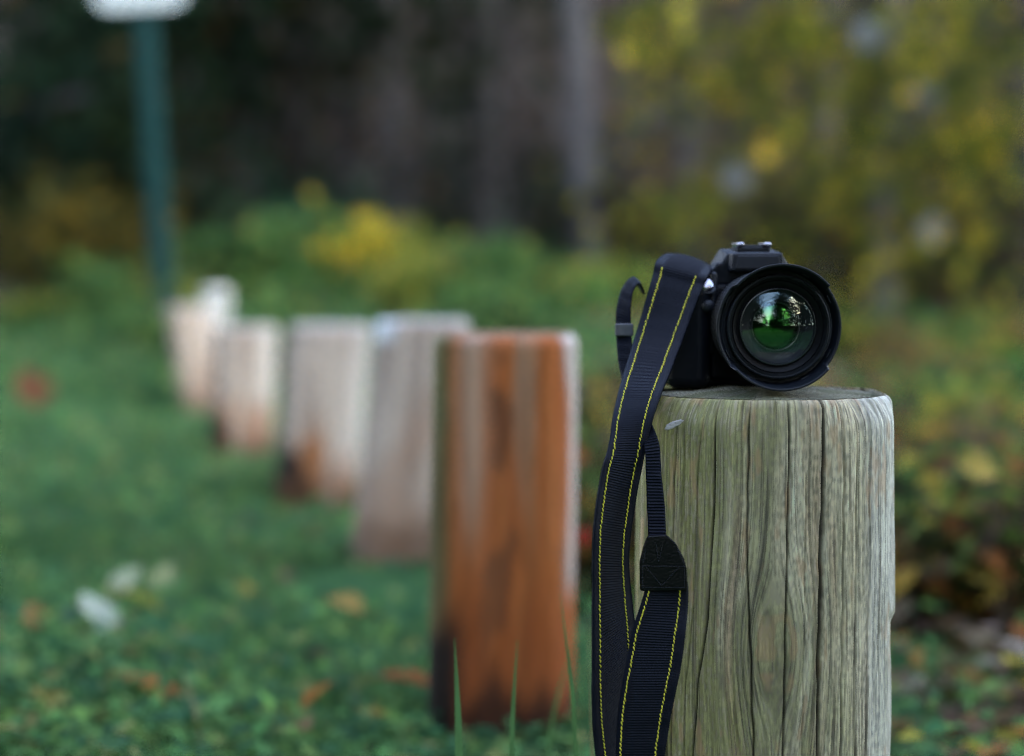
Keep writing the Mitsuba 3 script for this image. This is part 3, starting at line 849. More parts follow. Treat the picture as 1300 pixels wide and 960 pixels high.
# broad low leaves growing in the grass
r = np.random.default_rng(12)
n = 60000
y = np.exp(r.uniform(np.log(1.3), np.log(9.5), n))
x = r.uniform(-1, 1, n) * (0.27 * y + 0.9)
kp = (nfbm(np.stack([x * 1.6, y * 1.6, x * 0 + 3], -1), 3, 5) + 0.25 * r.random(n) > 0.5) & (r.random(n) < left_mask(x, y))
for px, py, hw in POSTS:
    kp &= np.hypot(x - px, y - py) > hw * 1.1
x, y = x[kp], y[kp]
n = len(x)
low = np.ones(n)
for px, py, hw in POSTS:
    low = low * (0.2 + 0.8 * smooth01(hw * 1.1, hw * 3.0, np.hypot(x - px, (y - py + 0.30) * 0.45)))
pos = np.stack([x, y, ground_z(x, y) + r.uniform(0.01, 0.065, n) * low], -1)
(mv, mf), c = scatter(DIAMOND, pos, rand_rot(n, 0.5, r), r.uniform(0.014, 0.042, n) * (0.75 + 0.09 * y), pick([((0.135, 0.275, 0.095), 4), ((0.066, 0.160, 0.075), 4), ((0.21, 0.35, 0.10), 2.2), ((0.32, 0.34, 0.12), 1.0)], n, r))
scene['ground_cover'] = ply((mv, mf), 'm_leaf', color=c)
labels['ground_cover'] = {'label': 'small broad green leaves of low weeds growing through the grass', 'category': 'ground cover', 'kind': 'stuff'}

# leaf litter: on the right and under the trees
r = np.random.default_rng(23)
n = 36000
y = np.exp(r.uniform(np.log(1.6), np.log(26), n))
x = r.uniform(-1, 1, n) * (0.28 * y + 0.9)
wgt = np.maximum(smooth01(0.0, 0.9, x) * smooth01(1.2, 2.4, y), smooth01(9, 11, y)) + 0.02
kp = r.random(n) < wgt
for px, py, hw in POSTS:
    kp &= np.hypot(x - px, y - py) > hw * 1.1
x, y = x[kp], y[kp]
n = len(x)
pos = np.stack([x, y, ground_z(x, y) + r.uniform(0.005, 0.035, n)], -1)
LITTER = [((0.22, 0.14, 0.08), 4), ((0.13, 0.09, 0.06), 4), ((0.42, 0.19, 0.06), 1.5), ((0.52, 0.42, 0.08), 1.5), ((0.34, 0.29, 0.21), 1.5), ((0.14, 0.18, 0.06), 2.5)]
(mv, mf), c = scatter(DIAMOND, pos, rand_rot(n, 0.7, r), r.uniform(0.035, 0.075, n) * (0.8 + 0.03 * y), pick(LITTER, n, r))
scene['leaf_litter'] = ply((mv, mf), 'm_leaf', color=c)
labels['leaf_litter'] = {'label': 'brown orange and yellow fallen leaves strewn over the ground', 'category': 'leaf litter', 'kind': 'stuff'}

LEAF = leaf_shape()


def fallen_leaf(px, py, d, size, colr, label, tilt=(0.5, 0.2), lift=0.05, rot=0.0):
    p = at(px, py, d)
    v, f = LEAF
    v = (v - [0, 0.5, 0]) * size
    Rm = trimesh.transformations.euler_matrix(tilt[0], tilt[1], rot)[:3, :3]
    key = thing('fallen_leaf', label, 'leaf')
    scene[key] = ply((v @ Rm.T + p, f), 'm_leaf', smooth=True, color=np.tile(np.array(colr), (len(v), 1)))


def d_ground(py, z=0.05):
    return (CAM[2] - z) / ((py - 320) / FPX)


fallen_leaf(122, 772, d_ground(772, 0.06), 0.075, (0.52, 0.55, 0.42), 'pale fallen leaf at the lower left, lying lowest of the whitish ones', (0.9, 0.3), rot=0.8)
fallen_leaf(160, 735, d_ground(735, 0.06), 0.055, (0.52, 0.54, 0.34), 'cream fallen leaf in the grass, middle of three pale leaves', (1.0, 0.1), rot=-0.7)
fallen_leaf(207, 732, d_ground(732, 0.06), 0.05, (0.50, 0.50, 0.24), 'pale yellow white fallen leaf, rightmost of three pale leaves', (1.1, -0.2), rot=-0.4)
fallen_leaf(178, 757, d_ground(757, 0.05), 0.075, (0.50, 0.42, 0.07), 'yellow fallen leaf under the three pale leaves', (0.6, 0.2), rot=1.3)
fallen_leaf(40, 490, d_ground(490, 0.12) * 0.9, 0.13, (0.20, 0.085, 0.045), 'russet brown dead leaf standing in the grass at the far left', (1.2, 0.0), rot=0.6)
fallen_leaf(182, 866, d_ground(866, 0.05), 0.085, (0.50, 0.19, 0.06), 'orange fallen leaf at the bottom left of the grass', (0.6, 0.2), rot=1.2)
fallen_leaf(45, 778, d_ground(778, 0.05), 0.05, (0.45, 0.25, 0.09), 'tan fallen leaf left of the whitish leaves', (0.8, 0.2), rot=0.2)
fallen_leaf(440, 765, d_ground(765, 0.05), 0.055, (0.40, 0.26, 0.08), 'tan yellow fallen leaf left of the orange post', (0.6, -0.3), rot=1.4)
fallen_leaf(512, 858, d_ground(858, 0.03), 0.075, (0.42, 0.13, 0.05), 'rust red fallen leaf at the foot of the orange post', (0.4, 0.1), rot=1.5)
fallen_leaf(742, 680, 2.75, 0.026, (0.28, 0.03, 0.02), 'bright red leaf beside the strap, behind it to the left', (1.3, 0.2), rot=0.3)
fallen_leaf(60, 880, d_ground(880, 0.05), 0.05, (0.36, 0.30, 0.09), 'yellowish fallen leaf in the bottom left corner', (0.5, 0.3), rot=0.6)
# a pale curled scrap on the front of the near post
pp = at(856, 539, 1.4395)
key = thing('wood_splinter', 'small pale splinter caught on the near post below the camera body', 'splinter')
e1 = np.array([math.cos(0.36), 0.16, math.sin(0.36)])
e3 = np.array([0.1, -0.97, 0.15])
e2 = np.cross(e3, e1)
pv = np.array([(-7.4, -0.5, 0.2), (-5.2, 1.1, 0.5), (-0.5, 1.5, 1.0), (5.0, 1.0, 1.5), (6.9, 0.1, 1.9), (3.2, -0.9, 1.2), (-2.5, -1.4, 0.7), (-5.8, -1.3, 0.3)]) * 0.001
pv = pv * [1, 1.5, 1]
pv = np.vstack([pv, pv * [0.96, 0.85, 1] + [0, 0, 0.0007], pv * [0.9, 0.8, 1] - [0, 0, 0.0006]])
hl = trimesh.convex.convex_hull(pv[:, :1] * e1 + pv[:, 1:2] * e2 + pv[:, 2:3] * e3 + pp)
scene[key] = ply(hl, 'm_splinter', smooth=25)


def splinter_col(p, n, uv):
    return mikit.mix((0.30, 0.27, 0.23), (0.66, 0.64, 0.60), mikit.fbm(p.x * 600, p.y * 300, p.z * 900, 3))


scene['m_splinter'] = {'type': 'twosided', 'b': {'type': 'diffuse', 'reflectance': proc(splinter_col)}}

# tall blades of grass between the lens and the orange post
def tall_blade(pxb, px, py, d, w, label, bend=0.0, colour=(0.13, 0.27, 0.09)):
    top = at(px, py, d)
    z0 = ground_z(top[0], top[1])
    base = np.array([at(pxb, 900, d)[0], top[1], z0 - 0.01])
    t = np.linspace(0, 1, 12)[:, None]
    p = base + (top - base) * t + np.array([1, 0, 0]) * bend * np.sin(np.pi * t) 
    hw = w / 2 * np.clip(1.15 - t ** 3 * 1.1, 0.04, 1)
    L = p - [1, 0, 0] * hw
    Rr = p + [1, 0, 0] * hw
    c = p + [0, 0.35, 0] * hw
    v = np.stack([L, c, Rr], 1).reshape(-1, 3)
    key = thing('grass_blade', label, 'grass blade')
    scene[key] = ply((v, grid_faces(12, 3)), 'm_leaf', smooth=True, color=np.tile([list(colour)], (len(v), 1)) * (0.75 + 0.5 * nz(v * [90, 0, 60], 3))[:, None])


tall_blade(566, 577, 810, 1.56, 0.0072, 'broad blade of grass standing before the charred foot of the orange post', 0.006)
tall_blade(670, 657, 812, 1.60, 0.0050, 'single blade of grass leaning left before the middle of the orange post', -0.008)
tall_blade(720, 711, 752, 1.62, 0.0042, 'taller thin blade of grass at the right edge of the orange post', 0.010)
tall_blade(735, 748, 838, 1.70, 0.0030, 'short dry blade of grass leaning right, between the orange post and the strap', 0.006, (0.30, 0.26, 0.12))
tall_blade(700, 729, 815, 1.95, 0.0034, 'bent blade of grass right of the orange post', -0.012)
tall_blade(250, 228, 845, 2.15, 0.0050, 'pale dry blade of grass at the lower left', 0.01, (0.36, 0.33, 0.18))

# ------------------------------------------------------------------ sign
sg = thing('sign_post', 'leaning green post with a white sign plate in the far left', 'sign')
scene['m_green'] = princ((0.005, 0.039, 0.039), 0.55, specular=0.15)
scene['m_sign'] = princ((0.56, 0.63, 0.64), 0.5)
D = 8.5
pb, pt = at(209, 392, D), at(180, -60, D)
pb = pb + (pb - pt) * 0.15
w = 11.5 * D / FPX
ax = (pt - pb) / np.linalg.norm(pt - pb)
b = trimesh.creation.box([w * 2, w * 2, np.linalg.norm(pt - pb) * 1.25])
b.apply_translation([0, 0, np.linalg.norm(pt - pb) * 1.25 / 2])
b = trimesh.convex.convex_hull(np.vstack([np.array([[sx * (w - c1), sy * (w - c2), z] for sx in (-1, 1) for sy in (-1, 1) for c1, c2 in ((0, 0.008), (0.008, 0))]) for z in (0, np.linalg.norm(pt - pb) * 1.3)]))
b.apply_transform(trimesh.geometry.align_vectors([0, 0, 1], ax))
b.apply_translation(pb)
add(sg + '__post', ply(b, 'm_green'))


def round_rect(w, h, r, th):
    from shapely.geometry import box as sbox
    return trimesh.creation.extrude_polygon(sbox(-w / 2 + r, r, w / 2 - r, h - r).buffer(r, quad_segs=8), th, engine='earcut')


cpt = at(180, 15, D - w - 0.012)
for name, ww, hh, mat, yo, zo in (('sign_plate', 124, 200, 'm_green', 0, 0), ('sign_face', 117, 192, 'm_sign', -0.004, 4)):
    mm = round_rect(ww * D / FPX, hh * D / FPX, (24 if name == 'sign_plate' else 20) * D / FPX, 0.004)
    mm.apply_translation([0, zo * D / FPX, 0])
    mm.apply_transform(trimesh.transformations.rotation_matrix(math.pi / 2, [1, 0, 0]))
    mm.apply_transform(trimesh.transformations.rotation_matrix(-math.radians(3.0), [0, 1, 0]))
    mm.apply_translation(cpt + [0, yo - 0.001, 0])
    add(sg + '__' + name, ply(mm, mat))
for hh in (40, 170):
    bo = trimesh.creation.cylinder(0.008, 0.008, sections=16)
    bo.apply_transform(trimesh.transformations.rotation_matrix(math.pi / 2, [1, 0, 0]))
    bo.apply_translation(at(180 - hh * 0.05, 25 - hh, D - w - 0.024))
    add(sg + '__bolt', ply(bo, 'm_chrome', smooth=30))

# ------------------------------------------------------------------ shrubs and weeds
def shrub(name, label, cat, px, py_base, d, w, h, palette, n, size, seed, group=None, zoff=0.0, stems=7):
    """a plant whose foot stands on the ground below pixel column px"""
    r = np.random.default_rng(seed)
    x0, y0 = at(px, 480, d)[:2]
    z0 = ground_z(x0, y0) + zoff
    key = thing(name, label, cat, group)
    tips = []
    parts = []
    for q in range(stems):
        a, e = r.uniform(0, 2 * np.pi), r.uniform(0.35, 1.0)
        tip = np.array([math.cos(a) * e * w / 2, math.sin(a) * e * w / 2, h * r.uniform(0.6, 1.0) * (1 - 0.25 * e)])
        t = np.linspace(0, 1, 6)[:, None]
        p = tip * t * np.array([1, 1, 0]) + np.array([0, 0, tip[2]]) * t ** 0.75
        parts.append(tube(p + [x0, y0, z0], np.linspace(0.008, 0.003, 6) * max(h, 0.4), 5))
        tips.append(p)
    add(key + '__stem', ply(joinm(parts), 'm_bark', smooth=True))
    tp = np.concatenate([q[2:] for q in tips])
    base = tp[r.integers(0, len(tp), n)]
    pos = base + r.normal(size=(n, 3)) * [w * 0.13, w * 0.13, h * 0.12]
    pos[:, 2] = np.abs(pos[:, 2])
    pos += [x0, y0, z0]
    pos[:, 2] = np.maximum(pos[:, 2], ground_z(pos[:, 0], pos[:, 1]) + 0.01)
    m, c = scatter(DIAMOND, pos, rand_rot(n, 0.3, r), r.uniform(0.7, 1.3, n) * size, pick(palette, n, r))
    add(key + '__foliage', ply(m, 'm_leaf', color=c))
    return key


def bark_col(p, n, uv):
    a = mikit.fbm(p.x * 22, p.y * 22, p.z * 3.0, 4)
    return mikit.mix((0.035, 0.031, 0.034), (0.19, 0.17, 0.18), a)


def pale_bark_col(p, n, uv):
    a = mikit.fbm(p.x * 18, p.y * 18, p.z * 3.5, 4)
    return mikit.mix((0.06, 0.054, 0.052), (0.19, 0.175, 0.168), a)


scene['m_bark'] = {'type': 'twosided', 'b': {'type': 'diffuse', 'reflectance': proc(bark_col)}}
scene['m_pale_bark'] = {'type': 'twosided', 'b': {'type': 'diffuse', 'reflectance': proc(pale_bark_col)}}

DK = [((0.020, 0.038, 0.020), 4), ((0.030, 0.055, 0.026), 3), ((0.05, 0.05, 0.02), 1)]
GR = [((0.09, 0.20, 0.06), 4), ((0.15, 0.26, 0.065), 2), ((0.045, 0.115, 0.05), 3), ((0.26, 0.28, 0.07), 0.6)]
YE = [((0.62, 0.48, 0.045), 4), ((0.48, 0.42, 0.07), 2), ((0.18, 0.24, 0.05), 1.2)]
YG = [((0.18, 0.24, 0.05), 4), ((0.36, 0.33, 0.055), 2.5), ((0.08, 0.17, 0.05), 2), ((0.5, 0.4, 0.10), 0.7)]
OL = [((0.10, 0.085, 0.02), 4), ((0.20, 0.15, 0.025), 2), ((0.04, 0.05, 0.02), 3)]
DG = [((0.018, 0.045, 0.028), 4), ((0.028, 0.065, 0.035), 3)]

for i, (px, d, w, h, pal, n, lab) in enumerate([
        (330, 9.6, 0.6, 0.46, GR, 700, 'low green bush right behind the leftmost posts'),
        (395, 9.9, 0.55, 0.46, GR, 600, 'low green bush left of the bright yellow bush'),
        (458, 9.7, 0.40, 0.44, YE, 480, 'bright yellow autumn bush behind the middle posts'),
        (548, 10.0, 0.66, 0.44, YG, 800, 'yellow green bush right of the bright yellow bush'),
        (620, 9.6, 0.6, 0.36, GR, 700, 'green bush behind the orange post'),
        (695, 10.0, 0.6, 0.28, GR, 700, 'green bush right of the orange post top'),
        (757, 9.2, 0.5, 0.26, YG, 520, 'olive yellow bush just left of the strap'),
        (420, 11.5, 0.7, 0.75, DG, 700, 'dark green bush in the shade above the yellow bush'),
        (1085, 10.4, 0.5, 0.26, YG, 420, 'yellow green low bush right of the lens hood'),
        (1165, 10.8, 0.65, 0.26, GR, 500, 'dull green bush behind the right edge of the near post'),
        (1265, 10.2, 0.6, 0.28, YG, 500, 'yellow green bush at the right edge of the view')]):
    shrub('bush', lab, 'bush', px, 0, d, w, h, pal, n, 0.065, 100 + i, 'bushes behind the row of posts')
OW = [((0.40, 0.26, 0.05), 2.0), ((0.30, 0.13, 0.05), 2), ((0.10, 0.15, 0.045), 4), ((0.20, 0.14, 0.08), 3), ((0.05, 0.10, 0.05), 3)]
for i, (px, d, w, h, pal, n, lab) in enumerate([
        (1180, 3.1, 0.26, 0.15, GR, 200, 'green weed low on the right, nearest to the post'),
        (1270, 3.4, 0.30, 0.17, OW, 220, 'green and brown weed at the lower right edge'),
        (1205, 4.2, 0.34, 0.20, OW, 260, 'orange tinged weed right of the post, middle height'),
        (1290, 4.8, 0.34, 0.20, OW, 260, 'mixed brown and yellow weed at the right edge, middle height'),
        (1165, 5.6, 0.36, 0.22, GR, 280, 'green weed peeping past the right side of the post'),
        (1240, 6.3, 0.40, 0.24, OW, 300, 'rusty and yellow weed on the right, further back'),
        (1150, 7.2, 0.40, 0.15, GR, 280, 'far green weed beside the post top'),
        (1290, 7.6, 0.42, 0.15, OW, 300, 'far yellow brown weed at the right edge'),
        (772, 3.3, 0.24, 0.16, GR, 180, 'green weed seen between the orange post and the strap'),
        (770, 5.0, 0.30, 0.20, YG, 220, 'yellow green weed between the orange post and the strap, further back')]):
    shrub('weed', lab, 'weed', px, 0, d, w, h, pal, n, 0.05, 140 + i, 'weeds growing on the leaf strewn ground', stems=5)
rb = np.random.default_rng(88)
BR = [((0.24, 0.16, 0.08), 2), ((0.13, 0.09, 0.06), 3), ((0.40, 0.30, 0.06), 1.6), ((0.12, 0.17, 0.05), 3), ((0.38, 0.16, 0.05), 1.2), ((0.04, 0.05, 0.025), 3)]
CREST = ['first', 'second', 'third', 'fourth', 'fifth', 'sixth', 'seventh', 'eighth', 'ninth', 'tenth', 'eleventh', 'twelfth']
for i, px in enumerate((10, 52, 96, 140, 182, 222, 300, 352, 420, 512, 590, 668)):
    shrub('bank_weed', f'{CREST[i]} from the left of the low green weeds along the far edge of the lawn', 'weed', px + rb.uniform(-12, 12), 0, 8.3 + rb.uniform(-0.5, 0.7), rb.uniform(0.3, 0.6),
          (0.10, 0.16, 0.08, 0.30, 0.14, 0.24, 0.16, 0.34, 0.20, 0.30, 0.18, 0.26)[i], (GR, YG, GR, GR)[i % 4], 330, 0.05, 660 + i, 'low weeds along the far edge of the lawn', stems=7)
RANK = ['in the nearest rank', 'in the second rank', 'in the third rank', 'in the fourth rank', 'in the fifth rank', 'in the rearmost rank']
for i in range(22):
    if i < 18:
        k, col_ = i // 3, i % 3
        px = (1165, 1235, 1305)[col_] + rb.uniform(-22, 22)
        place = ('beside the near post', 'midway to the right edge', 'at the right edge')[col_]
    else:
        k, px = i - 18, rb.uniform(776, 800)
        place = 'between the orange post and the strap'
    d = (3.0, 3.8, 4.8, 6.0, 7.5, 9.0)[k] + rb.uniform(-0.2, 0.2)
    pal, look = ((BR, 'brown and yellow'), (GR, 'green'), (BR, 'brown and yellow'), (YG, 'yellow green'))[(i * 3 + k) % 4]
    shrub('scrub_weed', f'scrubby {look} weed {place}, {RANK[k]}', 'weed', px, 0, d, rb.uniform(0.30, 0.50) if i < 18 else 0.24, rb.uniform(0.15, 0.24) * (1 + 0.02 * d), pal, int(190 + 24 * d), 0.045 + 0.002 * d, 600 + i,
          'scrubby weeds on the littered ground', stems=6)
shrub('bush', 'olive yellow bush in the dark at the far left edge', 'bush', 45, 0, 11.0, 1.0, 0.75, OL, 900, 0.07, 170, 'bushes behind the row of posts')
shrub('bush', 'dark olive bush left of the green sign post', 'bush', 135, 0, 10.6, 0.6, 0.62, OL, 600, 0.07, 171, 'bushes behind the row of posts')
shrub('bush', 'dim green sapling bush among the grey trunks', 'bush', 570, 0, 13.5, 0.55, 1.35, DG, 420, 0.07, 172, 'bushes behind the row of posts')

# ------------------------------------------------------------------ trees
def trunk(x, y, h, r0, r, lean=0.03, limbs=5, limb_from=0.5, r1=0.3):
    """tapered, slightly crooked trunk with limbs; returns meshes and limb tips"""
    z0 = float(ground_z(x, y)) - 0.1
    t = np.linspace(0, 1, 12)
    off = np.cumsum(r.normal(size=(12, 2)) * lean * h / 12, axis=0)
    off -= off[0]
    p = np.stack([x + off[:, 0], y + off[:, 1], z0 + t * (h + 0.1)], -1)
    parts = [tube(p, r0 * (1 - (1 - r1) * t) * (1 + 0.5 * np.exp(-t * 25)), 12)]
    tips = [p[-3:]]
    for q in range(limbs):
        k = r.uniform(limb_from, 0.95)
        b = np.array([np.interp(k, t, p[:, c]) for c in range(3)])
        a, ln = r.uniform(0, 2 * np.pi), h * r.uniform(0.16, 0.3)
        e = b + np.array([math.cos(a) * ln, math.sin(a) * ln, ln * r.uniform(0.1, 0.7)])
        m = (b + e) / 2 + np.array([0, 0, ln * 0.08])
        tt = np.linspace(0, 1, 6)[:, None]
        c = b * (1 - tt) ** 2 + 2 * m * tt * (1 - tt) + e * tt ** 2
        parts.append(tube(c, r0 * np.linspace(0.38, 0.1, 6), 7))
        tips.append(c[2:])
    return parts, np.concatenate(tips)


def tree(name, label, px, d, h, r0, pal, n_leaf, size, seed, bark='m_bark', spread=0.16, limbs=8, limb_from=0.5, xy=None, group=None, extra=None, vspread=0.09, leaf_pts=None, sky_gap_pts=None, low=None):
    r = np.random.default_rng(seed)
    x, y = at(px, 480, d)[:2] if xy is None else xy
    parts, tips = trunk(x, y, h, r0, r, limbs=limbs, limb_from=limb_from)
    key = thing(name, label, 'tree', group)
    if extra:
        ex = [tube(spline([at(*q) for q in pts], 24), np.linspace(a, b, 24), 8) for pts, a, b in extra]
        parts += ex
    add(key + '__trunk', ply(joinm(parts), bark, smooth=True))
    pos = tips[r.integers(0, len(tips), n_leaf)] + r.normal(size=(n_leaf, 3)) * [spread * h, spread * h, vspread * h]
    if low is not None:
        pos = pos[(pos[:, 2] > low) | (r.random(len(pos)) < 0.12)]
    if leaf_pts is not None:
        pos = np.vstack([pos, leaf_pts])
    pos = pos[pos[:, 2] > ground_z(pos[:, 0], pos[:, 1]) + 0.3]
    m, c = scatter(DIAMOND, pos, rand_rot(len(pos), 0.15, r), r.uniform(0.7, 1.3, len(pos)) * size, pick(pal, len(pos), r))
    if sky_gap_pts is not None:                     # added pale discs stand in for bright sky gaps in the crown
        k = len(sky_gap_pts)
        m2, c2 = scatter((np.array([[0, 0, 0], [0.36, 0.2, 0.05], [0.48, 0.55, 0.08], [0.28, 0.9, 0.0], [0, 1, -0.05], [-0.28, 0.9, 0.0], [-0.48, 0.55, 0.08], [-0.36, 0.2, 0.05]]), np.array([[0, 1, 2], [0, 2, 3], [0, 3, 4], [0, 4, 5], [0, 5, 6], [0, 6, 7]])), sky_gap_pts, np.tile(np.stack([np.array([1.0, 0, 0]), np.array([0, -0.3, 0.95]), np.array([0, -0.95, -0.3])], -1)[None], (k, 1, 1)), np.full(k, 0.15), np.tile([[0.27, 0.30, 0.34]], (k, 1)))
        m, c = joinm([m, m2]), np.vstack([c, c2])
    add(key + '__crown', ply(m, 'm_leaf', color=c))
    return key




def low_sprays(px, d, i):
    """points of the thin sprays of leaves and dead twigs low round a trunk"""
    r = np.random.default_rng(500 + i)
    x0, y0 = at(px, 480, d)[:2]
    z0 = ground_z(x0, y0)
    out = []
    for q in range(9):
        c = np.array([x0 + r.normal() * 0.55, y0 + r.normal() * 0.5, z0 + r.uniform(0.5, 3.2)])
        out.append(c + r.normal(size=(r.integers(20, 60), 3)) * [0.32, 0.3, 0.14])
    return np.concatenate(out)


BOUGH = {}                          # bare lower boughs: (points (px, py, depth), radius at the trunk, radius at the tip)
for px, d, lines in ((450, 19.0, [[(450, 210), (420, 160), (380, 130), (330, 125)], [(450, 120), (490, 70), (530, 50)]]),
                     (497, 14.6, [[(497, 190), (470, 140), (425, 110)], [(497, 90), (530, 40), (560, 20)]]),
                     (618, 16.0, [[(618, 210), (585, 150), (540, 120), (480, 115)], [(618, 130), (650, 70), (690, 40)], [(618, 60), (580, 20), (540, -10)]]),
                     (655, 18.5, [[(655, 240), (690, 200), (720, 190)], [(655, 110), (620, 60), (570, 40)]]),
                     (318, 20.0, [[(318, 180), (290, 120), (240, 90)], [(318, 90), (370, 50), (430, 40)]]),
                     (1165, 15.0, [[(1165, 330), (1130, 270), (1085, 240)], [(1165, 260), (1210, 200), (1260, 180)], [(1165, 390), (1200, 350), (1240, 345)]]),
                     (1295, 14.0, [[(1295, 380), (1260, 320), (1215, 290)], [(1295, 280), (1250, 210), (1190, 170)]]),
                     (1040, 18.0, [[(1040, 260), (1090, 200), (1150, 180)]])):
    BOUGH[px] = [([(a, b, d - 0.12 * k) for k, (a, b) in enumerate(ln)], 0.045, 0.014) for ln in lines]


WOOD = 'trees of the wood behind the clearing'
for i, (px, d, h, r0, lab) in enumerate([
        (35, 14.0, 7.5, 0.16, 'dark trunk in deep shade at the left edge'),
        (120, 17.5, 8.0, 0.17, 'dark trunk just left of the green sign post'),
        (268, 16.5, 7.5, 0.11, 'dim trunk right of the sign post'),
        (318, 20.0, 8.0, 0.20, 'dim brown grey trunk above the leftmost posts'),
        (372, 16.5, 7.8, 0.10, 'slim blackish trunk left of the middle of the wood'),
        (450, 19.0, 8.0, 0.18, 'brownish trunk above the bright yellow bush'),
        (497, 14.6, 7.5, 0.09, 'slim grey trunk right of the brownish trunk'),
        (560, 21.0, 8.5, 0.20, 'far grey brown trunk above the yellow green bush'),
        (618, 16.0, 8.0, 0.17, 'purplish grey trunk above the orange post'),
        (655, 18.5, 8.0, 0.11, 'dark purplish trunk left of the pale branching trunk'),
        (1040, 18.0, 8.0, 0.17, 'dark trunk behind yellow leaves above the camera lens'),
        (1165, 15.0, 7.5, 0.15, 'grey brown trunk right of the lens hood, behind leaves'),
        (1235, 19.5, 8.0, 0.2, 'far brown trunk second from the right edge'),
        (1295, 14.0, 7.8, 0.19, 'thick grey brown trunk at the right edge')]):
    tree('tree', lab, px, d, h, r0, DK, 2600, 0.16, 200 + i, limb_from=0.45, group=WOOD, limbs=9, extra=BOUGH.get(px), bark='m_pale_bark' if px in (497, 560, 618) else 'm_bark', leaf_pts=low_sprays(px, d, i))
for i, (px, d, h, lab) in enumerate([(-10, 13.0, 6.5, 'dark spruce at the top left corner with boughs down to the ground'), (105, 15.0, 7.0, 'dark spruce behind the sign plate'),
                                     (215, 14.2, 6.5, 'dark spruce right of the sign post, filling the gap to the trunks')]):
    tree('spruce', lab, px, d, h, 0.12, [((0.012, 0.026, 0.016), 4), ((0.02, 0.04, 0.022), 3), ((0.06, 0.05, 0.02), 0.5)], 5200, 0.15, 400 + i, limb_from=0.06, limbs=22, spread=0.055, vspread=0.05, group='dark spruces on the left')
TW = [((0.055, 0.045, 0.045), 3), ((0.10, 0.075, 0.055), 2), ((0.16, 0.10, 0.05), 0.8), ((0.04, 0.07, 0.035), 1.5)]
for i, (px, d, w, h, pal, n, sz, lab) in enumerate([
        (20, 12.2, 0.9, 1.5, DG, 900, 0.09, 'dark evergreen sapling at the left edge above the olive bush'),
        (95, 13.0, 0.9, 1.9, DK, 1000, 0.10, 'tall blackish green sapling left of the sign post'),
        (215, 12.6, 0.7, 1.6, DK, 800, 0.10, 'blackish green sapling right of the sign post'),
        (290, 13.4, 0.7, 1.5, TW, 320, 0.08, 'brown twiggy sapling above the leftmost posts'),
        (345, 12.4, 0.6, 0.95, DG, 420, 0.08, 'dim green sapling above the low green bushes'),
        (400, 14.5, 0.8, 1.8, TW, 360, 0.09, 'reddish brown twiggy sapling left of the centre'),
        (500, 13.0, 0.7, 1.6, TW, 330, 0.08, 'brown sapling between the grey trunks, above the yellow bush'),
        (640, 13.6, 0.7, 1.7, TW, 330, 0.08, 'thin brown sapling left of the pale branching trunk'),
        (690, 12.6, 0.5, 0.8, DK, 300, 0.08, 'low blackish sapling at the foot of the pale branching trunk'),
        (800, 13.2, 0.7, 0.95, OL, 400, 0.08, 'olive sapling between the two pale trunks'),
        (1005, 13.4, 0.8, 1.2, OL, 520, 0.08, 'olive sapling behind the camera, left of the lens axis'),
        (1130, 13.0, 0.8, 1.2, OL, 520, 0.08, 'olive sapling right of the lens hood'),
        (1175, 12.0, 0.7, 0.8, TW, 420, 0.08, 'low brown sapling right of the lens hood'),
        (1285, 12.8, 0.9, 1.2, OL, 560, 0.08, 'olive sapling at the right edge under the yellow leaves'),
        (1080, 12.6, 0.9, 1.1, DK, 620, 0.08, 'dark sapling just right of the lens hood'),
        (1215, 12.4, 0.9, 1.0, TW, 520, 0.08, 'grey brown twiggy sapling near the right edge')]):
    shrub('sapling', lab, 'sapling', px, 0, d, w, h, pal, n, sz, 300 + i, 'saplings under the trees', stems=9)
tree('tree', 'pale grey trunk with a branch bowing to the right above the strap', 740, 12.8, 7.0, 0.115, YG, 900, 0.10, 230, 'm_pale_bark', limb_from=0.55, group=WOOD,
     extra=[([(742, 262, 12.8), (775, 225, 12.5), (812, 170, 12.2), (850, 150, 12.0), (900, 152, 11.8), (960, 172, 11.6)], 0.062, 0.026),
            ([(740, 240, 12.8), (715, 180, 12.6), (690, 120, 12.5), (640, 60, 12.3)], 0.04, 0.012), ([(740, 300, 12.8), (775, 255, 12.7), (830, 230, 12.6)], 0.03, 0.01),
            ([(740, 190, 12.8), (760, 165, 12.7), (800, 120, 12.5), (850, 60, 12.3)], 0.035, 0.012)])
tree('tree', 'slender grey trunk rising behind the camera top', 873, 13.6, 7.5, 0.065, YG, 900, 0.10, 231, 'm_pale_bark', limb_from=0.5, group=WOOD)
# autumn tree whose leafy boughs hang into the upper right
YT = [((0.16, 0.165, 0.026), 4), ((0.44, 0.38, 0.04), 1.5), ((0.09, 0.12, 0.025), 3.2), ((0.62, 0.46, 0.07), 0.8), ((0.025, 0.03, 0.012), 2.6)]
r = np.random.default_rng(77)


def boughs(spec, d0, d1, seed):
    r = np.random.default_rng(seed)
    out = []
    for px, py, rx, ryy, n in spec:
        d = r.uniform(d0, d1, n)
        a, q = r.uniform(0, 2 * np.pi, n), np.sqrt(r.random(n))
        for k in range(n):
            out.append(at(px + rx * q[k] * math.cos(a[k]) + r.normal() * 16, py + ryy * q[k] * math.sin(a[k]) + r.normal() * 14, d[k]))
    return np.array(out)


